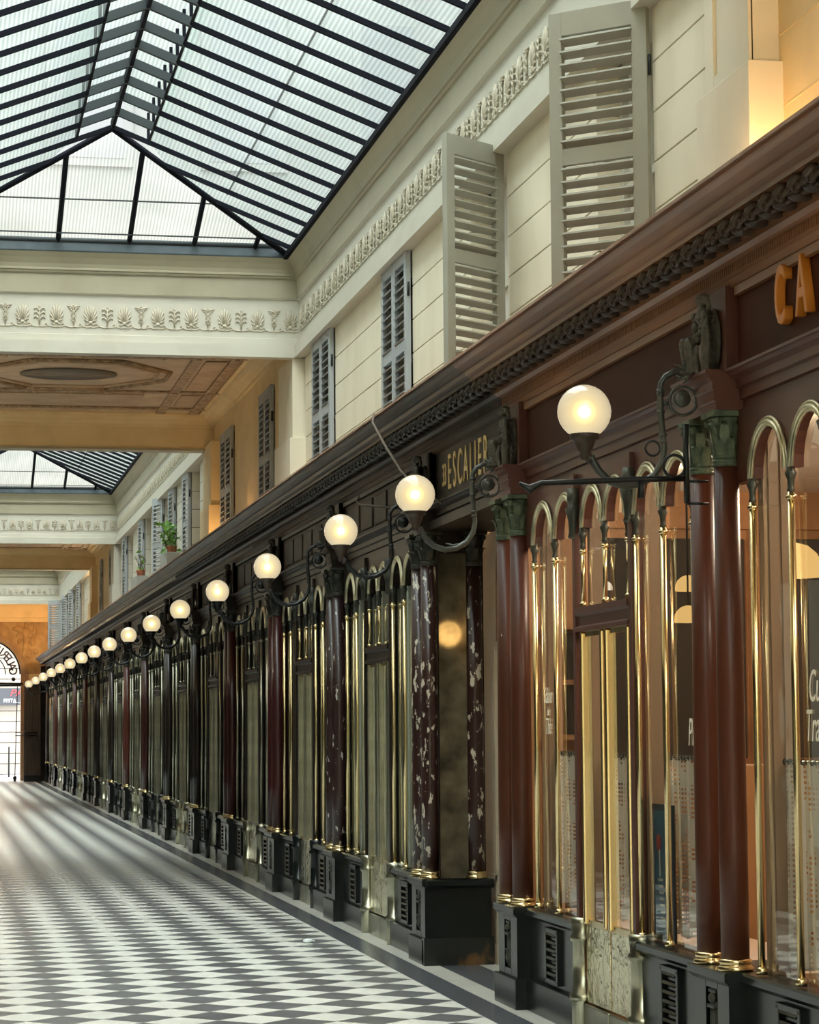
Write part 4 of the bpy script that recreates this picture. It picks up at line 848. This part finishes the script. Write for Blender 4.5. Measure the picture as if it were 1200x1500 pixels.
# ------------------------------------------------------------------ glass roofs
XC = 1.40; EX = 3.18; EZ = 5.80; HR = EX - XC; RISE = .70; RUN = 1.84
def skylight(n, y0, y1, label_far=False):
    sl = RISE / HR; st_ = .5
    root = struct(f'window_{n}', B().box(XC - .015, XC + .015, y0, y1 - RUN, EZ + RISE - .02, EZ + RISE + .05), steel)
    VG = .30
    raft = B().box(0, 1, -.015, .015, -.012, .025).mesh('rafter', steel)
    ys = []; y = y1 - .35
    while y > y0: ys.append(y); y -= st_
    ys.append(y0)
    def xin(y): return VG * 0 if y < y1 - RUN else HR * (1 - (y1 - y) / RUN)      # distance from the ridge at which the slope meets the hip
    L = math.hypot(HR, RISE); ang = math.atan2(RISE, HR)
    for s in (-1, 1):
        for y in ys:
            d0 = xin(y); ln = (HR - d0) / HR * L
            o = ob('rafter', raft, root, steel, loc=(XC + s * HR, y, EZ), scale=(ln, 1, 1)); o.rotation_euler = (0, -ang, pi) if s > 0 else (0, -ang, 0)
        top = [y1] + ys
        for a, c in zip(top, top[1:]):
            da, dc = max(xin(a), VG if a <= y1 - RUN else 0), max(xin(c), VG if c < y1 - RUN else 0)
            if c < y1 - RUN < a or abs(a - (y1 - RUN)) < 1e-6: da = xin(a); dc = VG
            pts = [(HR, c), (HR, a), (da, a), (dc, c)]
            if a >= y1 - 1e-6: pts = [(HR, c), (HR, a), (dc, c)]
            b = B(); b.b.faces.new([b.b.verts.new((s * u, w - c, RISE * (1 - u / HR))) for u, w in pts])
            part('glass_pane', b, roofs, root, loc=(XC, c, EZ + .03))
        # open ventilation strip under a raised glass cap
        lant = B()
        for y in ys:
            if y < y1 - RUN: lant.box(XC + s * VG - .012, XC + s * VG + .012, y - .012, y + .012, EZ + RISE * (1 - VG / HR), EZ + RISE + .14)
        part('cap_post', lant, steel, root)
        for y in ys:
            if y < y1 - RUN - .01:
                bb = B().quad((XC, y - .05, EZ + RISE), (XC + s * VG, y - .05, EZ + RISE * (1 - VG / HR)), (XC + s * VG, y + .05, EZ + RISE * (1 - VG / HR)), (XC, y + .05, EZ + RISE)) if False else B().prism([(XC, EZ + RISE - .02), (XC + s * VG, EZ + RISE * (1 - VG / HR) - .02), (XC + s * VG, EZ + RISE * (1 - VG / HR) + .05), (XC, EZ + RISE + .05)], 'y', y - .02, y + .02)
                part('vent_bar', bb, steelg, root)
        part('cap_glass', B().quad((XC, y0, EZ + RISE + .24), (XC + s * .45, y0, EZ + RISE + .10), (XC + s * .45, y1 - RUN, EZ + RISE + .10), (XC, y1 - RUN, EZ + RISE + .24)), roofs, root)
        part('vent_rail', B().tube([(XC + s * VG, y0, EZ + RISE * (1 - VG / HR)), (XC + s * VG, y1 - RUN - .1, EZ + RISE * (1 - VG / HR))], .012, 6), steel, root)
        part('purlin', B().tube([(XC + s * 1.05, y0, EZ + RISE * (1 - 1.05 / HR) + .05), (XC + s * 1.05, y1 - 1.1, EZ + RISE * (1 - 1.05 / HR) + .05)], .008, 6), steelg, root)
        part('hip_rafter', B().tube([(XC + s * HR, y1, EZ), (XC, y1 - RUN, EZ + RISE)], .03, 6), steel, root)
    # hipped end
    mu = [-1.58, -.945, -.315, .315, .945, 1.58] if n < 3 else [-1.4, -.84, -.28, .28, .84, 1.4]
    mu = [-1.61, -.985, -.36, .28, .87, 1.43]
    edges = [-HR] + mu + [HR]
    def topat(u): return (y1 - RUN * (1 - abs(u) / HR), EZ + RISE * (1 - abs(u) / HR))
    for u in mu:
        yt, zt = topat(u)
        part('mullion', B().tube([(XC + u, y1 + .02, EZ + .06), (XC + u, yt, zt + .0)], .024, 4), steel, root)
    for a, c in zip(edges, edges[1:]):
        pts = [(XC + a, y1 + .02, EZ + .13), (XC + c, y1 + .02, EZ + .13)]
        for u in ([c] if abs(c) < HR else []) + ([0] if a < 0 < c else []) + ([a] if abs(a) < HR else []): pts.append((XC + u, topat(u)[0], topat(u)[1] + .02))
        b = B(); b.b.faces.new([b.b.verts.new(p) for p in pts]); part('glass_pane', b, roofx, root)
    part('bottom_glass', B().quad((XC - HR, y1 + .03, EZ + .02), (XC + HR, y1 + .03, EZ + .02), (XC + HR, y1 + .02, EZ + .13), (XC - HR, y1 + .02, EZ + .13)), roofx, root)
    for zf in (.14, .42): part('wire_bar', B().box(XC - HR * (1 - zf), XC + HR * (1 - zf), y1 - RUN * zf - .01, y1 - RUN * zf + .01, EZ + RISE * zf + .02, EZ + RISE * zf + .03), steelg, root)
    part('near_gable', B().quad((XC - HR, y0, EZ), (XC + HR, y0, EZ), (XC, y0, EZ + RISE)), roofx, root)
    return root
for n, (a, c) in enumerate(SKY): skylight(n + 1, a, c)
skylight(4, -5.9, 5.9)  # unseen roof stretch over the camera, added to brighten the near wall and floor

# ------------------------------------------------------------------ painted ceilings between the glass roofs
cl = struct('ceiling', B().box(-.6, 3.4, COVER[0][0], COVER[0][1] - .1, 5.28, 6.2), ochre)
def cover(y0, y1, detail, mwall):
    part('slab', B().box(-.6, 3.5, y0 + .1, y1, 5.30, 5.9), ceillight, cl)
    # far beam and its lining
    part('far_beam', B().box(-.6, 3.5, y1 - .12, y1 + .1, 4.875, 5.35), mwall, cl)
    part('near_beam', B().box(-.6, 3.5, y0 + .10, y0 + .16, 4.90, 5.35), mwall, cl)
    part('beam_edge', B().box(-.6, 3.3, y1 - .14, y1 + .12, 4.86, 4.885), creamb, cl)
    cv = lambda s, o: [(o, 5.14), (o - s * .03, 5.14), (o - s * .035, 5.17), (o - s * .06, 5.175), (o - s * .10, 5.215), (o - s * .12, 5.22), (o - s * .15, 5.25), (o - s * .16, 5.275), (o - s * .2, 5.28), (o - s * .2, 5.31), (o, 5.31)]
    part('cove', B().prism(cv(1, 3.3), 'y', y0 + .1, y1), mwall, cl); part('cove', B().prism(cv(-1, -.5), 'y', y0 + .1, y1), mwall, cl)
    part('cove', B().prism(cv(1, y1 - .12), 'x', -.6, 3.4), mwall, cl); part('cove', B().prism(cv(-1, y0 + .16), 'x', -.6, 3.4), mwall, cl)
    if not detail: return
    z = 5.296; ym = (y0 + y1) / 2 + .35
    for x in (.17, 2.62, -.25, 3.02): part('painted_band', B().box(x - .055, x + .055, y0 + .35, y1 - .3, z - .018, z), ceildark, cl)
    for y in (y0 + .5, ym - 1.35, ym + 1.25, y1 - .75): part('painted_band', B().box(-.4, 3.2, y - .055, y + .055, z - .02, z), ceildark, cl)
    for a, c in ((y0 + .75, ym - 1.6), (ym + 1.5, y1 - 1.0)):
        part('raised_panel', B().box(.45, 2.3, a, c, z - .014, z, .006), ceilbrown, cl)
    for x0, x1 in ((2.72, 2.95),):
        for a, c in ((y0 + .75, ym - 1.6), (ym - 1.1, ym + 1.0), (ym + 1.5, y1 - 1.0)): part('raised_panel', B().box(x0, x1, a, c, z - .014, z, .006), ceilbrown, cl)
    def octo(rx, ry, w):
        pts = [(.95, .28), (.42, 1), (-.42, 1), (-.95, .28), (-.95, -.28), (-.42, -1), (.42, -1), (.95, -.28)]; b = B()
        for i in range(8):
            p, q = pts[i], pts[(i + 1) % 8]
            b.tube([(1.4 + p[0] * rx, ym + p[1] * ry, z - .006), (1.4 + q[0] * rx, ym + q[1] * ry, z - .006)], w, 4)
        return b
    part('octagon_frame', octo(1.08, 1.05, .028), ceildark, cl); part('octagon_frame', octo(.95, .88, .02), ceillight, cl)
    ov = B().lathe([(1.0, 0), (1.0, -.006), (.0001, -.006)], 40).mesh('oval_painting', ovalm); ob('oval_painting', ov, cl, ovalm, loc=(1.36, ym, z - .004), scale=(.52, .42, 1))
    rs = B().lathe([(.03, 0), (.026, -.014), (.012, -.022), (.0001, -.02)], 8).mesh('rosette', gold)
    for x in (.17, .65, 1.05, 1.45, 1.85, 2.25, 2.62, 3.02):
        for y in (y0 + .5, ym - 1.35, ym + 1.25, y1 - .75): ob('rosette', rs, cl, ceillight, loc=(x, y, z - .018))
cover(COVER[1][0], COVER[1][1], True, ochre); cover(COVER[2][0], COVER[2][1], True, ochre); cover(COVER[3][0], END, False, ochre)

# ------------------------------------------------------------------ left side of the passage (never in view, seen in reflections)
wl = struct('wall_left', B().box(-.9, -.5, 2, END, 3.4, 6.3), cream)
part('shop_wall', B().box(-.6, -.34, 2, END, 0, 2.75), dark_wood, wl)
part('shop_entablature', B().prism([(-.34, 2.742), (-.27, 2.90), (-.34, 2.9), (-.34, 3.24), (-.24, 3.36), (-.1, 3.41), (0, 3.5), (-.6, 3.55), (-.6, 2.742)], 'y', 2, END), dark_wood, wl)
for q in range(30):
    y = 6 + q * 2.2; part('shop_window', B().box(-.345, -.335, y, y + 1.5, .55, 2.6), blinds[q % 5], wl)
part('upper_entablature', B().box(-.6, -.4, 2, END, 4.88, 5.8), white_arch, wl)
wb = struct('wall_near', B().box(-3, 6, -6.2, -6, 0, 6), cream)
lr = struct('wall_back', B().box(3.45, 3.6, 17.1, END, 0, 3.2), dark); part('near_flank', B().box(3.2, 3.6, -6, 5.5, 0, 6.3), cream, lr); part('near_left', B().box(-.9, -.7, -6, 2, 0, 6.3), cream, lr)

# ------------------------------------------------------------------ end wall, arch and gate
AC = 3.10; RI, RO = 1.02, 1.24
ew = struct('wall_far', B().box(2.62, 3.5, END, END + .3, 0, 3.1), ochre)
b = B(); prev = None
for i in range(41):
    a = pi * i / 40; p = (XC + RO * cos(a), AC + RO * sin(a))
    cur = [b.b.verts.new((p[0], END + o, p[1])) for o in (0, .3)] + [b.b.verts.new((p[0], END + o, 5.35)) for o in (0, .3)]
    if prev:
        for f in ((0, 2), (1, 3)): pass
        b.b.faces.new((prev[0], cur[0], cur[2], prev[2])); b.b.faces.new((prev[1], prev[3], cur[3], cur[1]))
    prev = cur
b.box(XC + RO, 3.5, END, END + .3, AC, 5.35).box(-.6, XC - RO, END, END + .3, AC, 5.35)
part('spandrel_wall', b, ochre2, ew)
b = B(); prev = None
for i in range(41):
    a = pi * i / 40; cur = [b.b.verts.new((XC + r * cos(a), END + o, AC + r * sin(a))) for r, o in ((RI, -.05), (RI, .3), (RO, -.03), (RO, .3), ((RI + RO) / 2, -.08))]
    if prev:
        for p, q in ((0, 1), (4, 0), (2, 4), (3, 2)): b.b.faces.new((prev[p], prev[q], cur[q], cur[p]))
    prev = cur
b.box(XC + RI, XC + RO, END - .04, END + .3, 0, AC).box(XC - RO, XC - RI, END - .04, END + .3, 0, AC)
part('arch_ring', b, brownring, ew); part('left_pier', B().box(-.6, XC - RO, END, END + .3, 0, AC), ochre, ew)
part('ceiling_band', B().box(-.6, 3.4, END - .12, END + .02, 4.62, 4.76).box(-.6, 3.4, END - .3, END, 4.74, 5.3), ochre, ew)
fb = [((0, 0, .98), .075, (.9, .6, 1.1)), ((0, 0, .78), .12, (1, .5, 1.2)), ((.02, 0, .58), .11, (1, .5, 1.2)), ((.0, 0, .36), .1, (.9, .5, 1.7)), ((.1, 0, .16), .08, (1, .5, 2)), ((-.05, 0, .16), .08, (1, .5, 2)), ((.26, 0, .80), .1, (.7, .3, 2.0)), ((-.24, 0, .86), .11, (1.5, .4, .7)), ((.2, 0, .5), .09, (1, .4, 1.6)), ((-.18, 0, .5), .07, (.9, .4, 1.4)), ((.3, 0, .2), .07, (1.2, .4, 1))]
fr_me = blob_mesh('relief_figure', fb, .02, ochre2, [([(.08, 0, .85), (.2, 0, .72), (.27, 0, .9)], .035), ([(-.08, 0, .85), (-.2, 0, .75), (-.26, 0, .62)], .035)])
ob('relief_figure', fr_me, ew, ochre2, loc=(2.55, END - .02, 3.55)); ob('relief_figure', fr_me, ew, ochre2, loc=(.25, END - .02, 3.55), scale=(-1, 1, 1))
# fanlight with the letters painted to be read from the street
fan = struct('window_30', B().torus((XC, END + .15, AC), 1.0, .025, 32, 6, 'y', 0, pi).torus((XC, END + .15, AC), .58, .018, 24, 6, 'y', 0, pi).box(XC - 1.03, XC + 1.03, END + .1, END + .2, AC - .33, AC - .27), ironb)
for q in range(12):
    a0, a1 = pi * q / 12, pi * (q + 1) / 12
    bb = B(); bb.b.faces.new([bb.b.verts.new((XC + r * cos(a), END + .15, AC + r * sin(a))) for r, a in ((.59, a0), (.98, a0), (.98, (a0 + a1) / 2), (.98, a1), (.59, a1))]); part('pane', bb, glass, fan)
word = 'GALERIE VÉRO-DODAT'
for q, ch in enumerate(word):
    if ch == ' ': continue
    a = rad(6 + q * 168 / (len(word) - 1)); me = text_mesh(ch, .34, .006, 0, violet, .95, .006)
    # reads the right way round from the street, so it is mirrored from inside
    rot = Matrix.Rotation(pi / 2 - a, 3, 'Y') @ Matrix(((-1, 0, 0), (0, 0, 1), (0, 1, 0)))
    ob('letter', me, fan, loc=(XC + .79 * cos(a), END + .15, AC + .79 * sin(a)), rot=rot.to_euler())
part('arch_fill', B().box(XC - RI, XC + RI, END + .12, END + .18, 2.74, 2.80), ironb, fan)
g = thing('gate_leaf', 'dark brown gate leaf folded back at the far end of the passage', 'gate', (2.47, 70.6, 0))
gl_ = B(); 
for q in range(6): gl_.box(.02 + .075 * q, .08 + .075 * q, -.02, .02, .16, 2.72, .004)
part('boards', B().box(.0, .48, .02, .05, .1, 2.8), gatem, g)
for q in range(6): part('board', B().box(.02 + .075 * q, .088 + .075 * q, -.01, .02, .18, 2.74, .005), gatem, g)
part('base_plate', B().box(0, .48, -.04, .05, 0, .17), ironb, g); part('rail', B().box(0, .48, -.03, .05, 1.1, 1.2).box(0, .48, -.03, .05, 2.74, 2.85), gatem, g)
for z in (1.31, 1.40): part('bolt', B().tube([(.35, -.04, z), (-.25, -.04, z)], .012, 6).ball((.36, -.04, z), .03, 8), ironb, g)
part('end_pier', B().box(2.94, 3.25, 70.75, 71.2, 0, 3.3, .01), dark_wood, ew)
t = thing('gate_rail', 'thin black iron rail and stay rod hanging in the far arch', 'gate', (2.3, 71.2, 0))
part('cross_bar', B().tube([(-1.6, 0, 2.84), (.15, 0, 2.80)], .03, 6).ball((-.12, 0, 2.93), .06, 8), ironb, t); part('stay_rod', B().tube([(.0, 0, 2.8), (-.06, 0, .12)], .014, 6), ironb, t); part('foot', B().lathe([(.03, 0), (.05, .06), (.06, .12), (.02, .16)], 10, (-.06, 0, 0)), ironb, t)
tag(part('bollard', B().lathe([(.03, 0), (.025, .9), (.035, .92), (.0001, .97)], 10), ironb, loc=(2.25, 77.5, 0)), 'slim dark street bollard outside the far arch', 'bollard')
# street and the buildings outside
sr = struct('floor_street', B().box(-20, 25, END + .3, 86, -.1, -.005), street)
bd = thing('street_building', 'pale stone building across the street, seen through the far arch', 'building', (1.4, 82, 0))
part('wall', B().box(-12, 12, .06, .5, 0, 13), grout, bd)
for r_ in range(12):
    z = .35 * r_
    part('stone_course', B().box(.42, 12, 0, .3, z + .012, z + .338, .01), facade, bd); part('stone_course', B().box(-12, -.6, 0, .3, z + .012, z + .338, .01), facade, bd)
part('upper_wall', B().box(-12, 12, 0, .3, 4.2, 13), facade, bd); part('doorway', B().box(-.5, .28, .02, .1, 0, 2.4), dark, bd); part('door_surround', B().box(.28, .44, -.03, .1, 0, 2.4).box(-.62, -.5, -.03, .1, 0, 2.4).box(-.62, .44, -.03, .1, 2.4, 2.6), facade, bd)
part('arched_window', B().lathe([(.5, 0), (.5, .05), (.0001, .05)], 24, (-.15, -.05, 4.3), axis='y').box(-.65, .35, -.05, 0, 3.3, 4.3), wing, bd)
ss = thing('street_sign', 'dark grey shop sign with red and white letters beyond the far arch', 'sign', (1.4, 81.8, 2.57))
part('board', B().box(-1.5, 1.35, 0, .08, -.28, .28, .01), signd, ss)
SGN = Matrix(((1, 0, 0), (0, 0, -1), (0, 1, 0))).to_euler()
ob('letter', text_mesh('PA', .32, .006, .25, signr, 1.15), ss, loc=(1.20, -.012, .11), rot=SGN); ob('letter', text_mesh('FESTA', .165, .006, 0, paper, .95), ss, loc=(.99, -.012, -.14), rot=SGN)
part('dash', B().box(.42, .56, -.012, 0, .08, .12).box(1.1, 1.33, -.012, 0, -.21, -.2), paper, ss)
# houses that stand over the covered stretches and round the glass roofs
def house(y0, y1, label, n):
    t = thing('courtyard_house', label, 'building', (XC, y0, 0))
    part('wall', B().box(-6, 6, 0, y1 - y0, 6.05, 13), backf, t); part('roof_edge', B().box(-6, 6, -.12, 0, 12.7, 13), backf, t)
    for r_ in range(2):
        for q in range(-2, 3):
            f = part('window', B().box(q * 1.5 - .42, q * 1.5 + .42, -.03, .02, 6.9 + 2.6 * r_, 8.5 + 2.6 * r_), backf, t); part('pane', B().box(q * 1.5 - .34, q * 1.5 + .34, -.035, 0, 6.98 + 2.6 * r_, 8.42 + 2.6 * r_), wing, f)
house(23.2, 29.0, 'pale courtyard house rising behind the nearest glass roof', 0); house(46.0, 51.5, 'pale courtyard house rising behind the second glass roof', 1); house(67.5, 72.0, 'pale house over the far end of the passage', 2)
for x0, x1, lb in ((4.6, 5.0, 'pale courtyard wall along the right of the glass roofs'), (-2.4, -2.0, 'pale courtyard wall along the left of the glass roofs')):
    t = thing('courtyard_wall', lb, 'wall', (x0, 0, 0)); part('wall', B().box(0, x1 - x0, -4, 72, 6.05, 12), backf, t)  # side walls raised to keep bright sky out of the roof panes
part('flat_roof', B().box(3.3, 6, -6, 72, 5.95, 6.05), backf, wr); part('flat_roof', B().box(-4, -.5, -6, 72, 5.95, 6.05), backf, wl)
tag(part('litter', B().ball((0, 0, .016), .03, 10, (1.3, .8, .5)).ball((.03, .01, .012), .02, 8, (1, .8, .5)), paper, loc=(2.56, 16.95, 0)), 'small crumpled white scrap of paper on the tiled floor', 'litter')
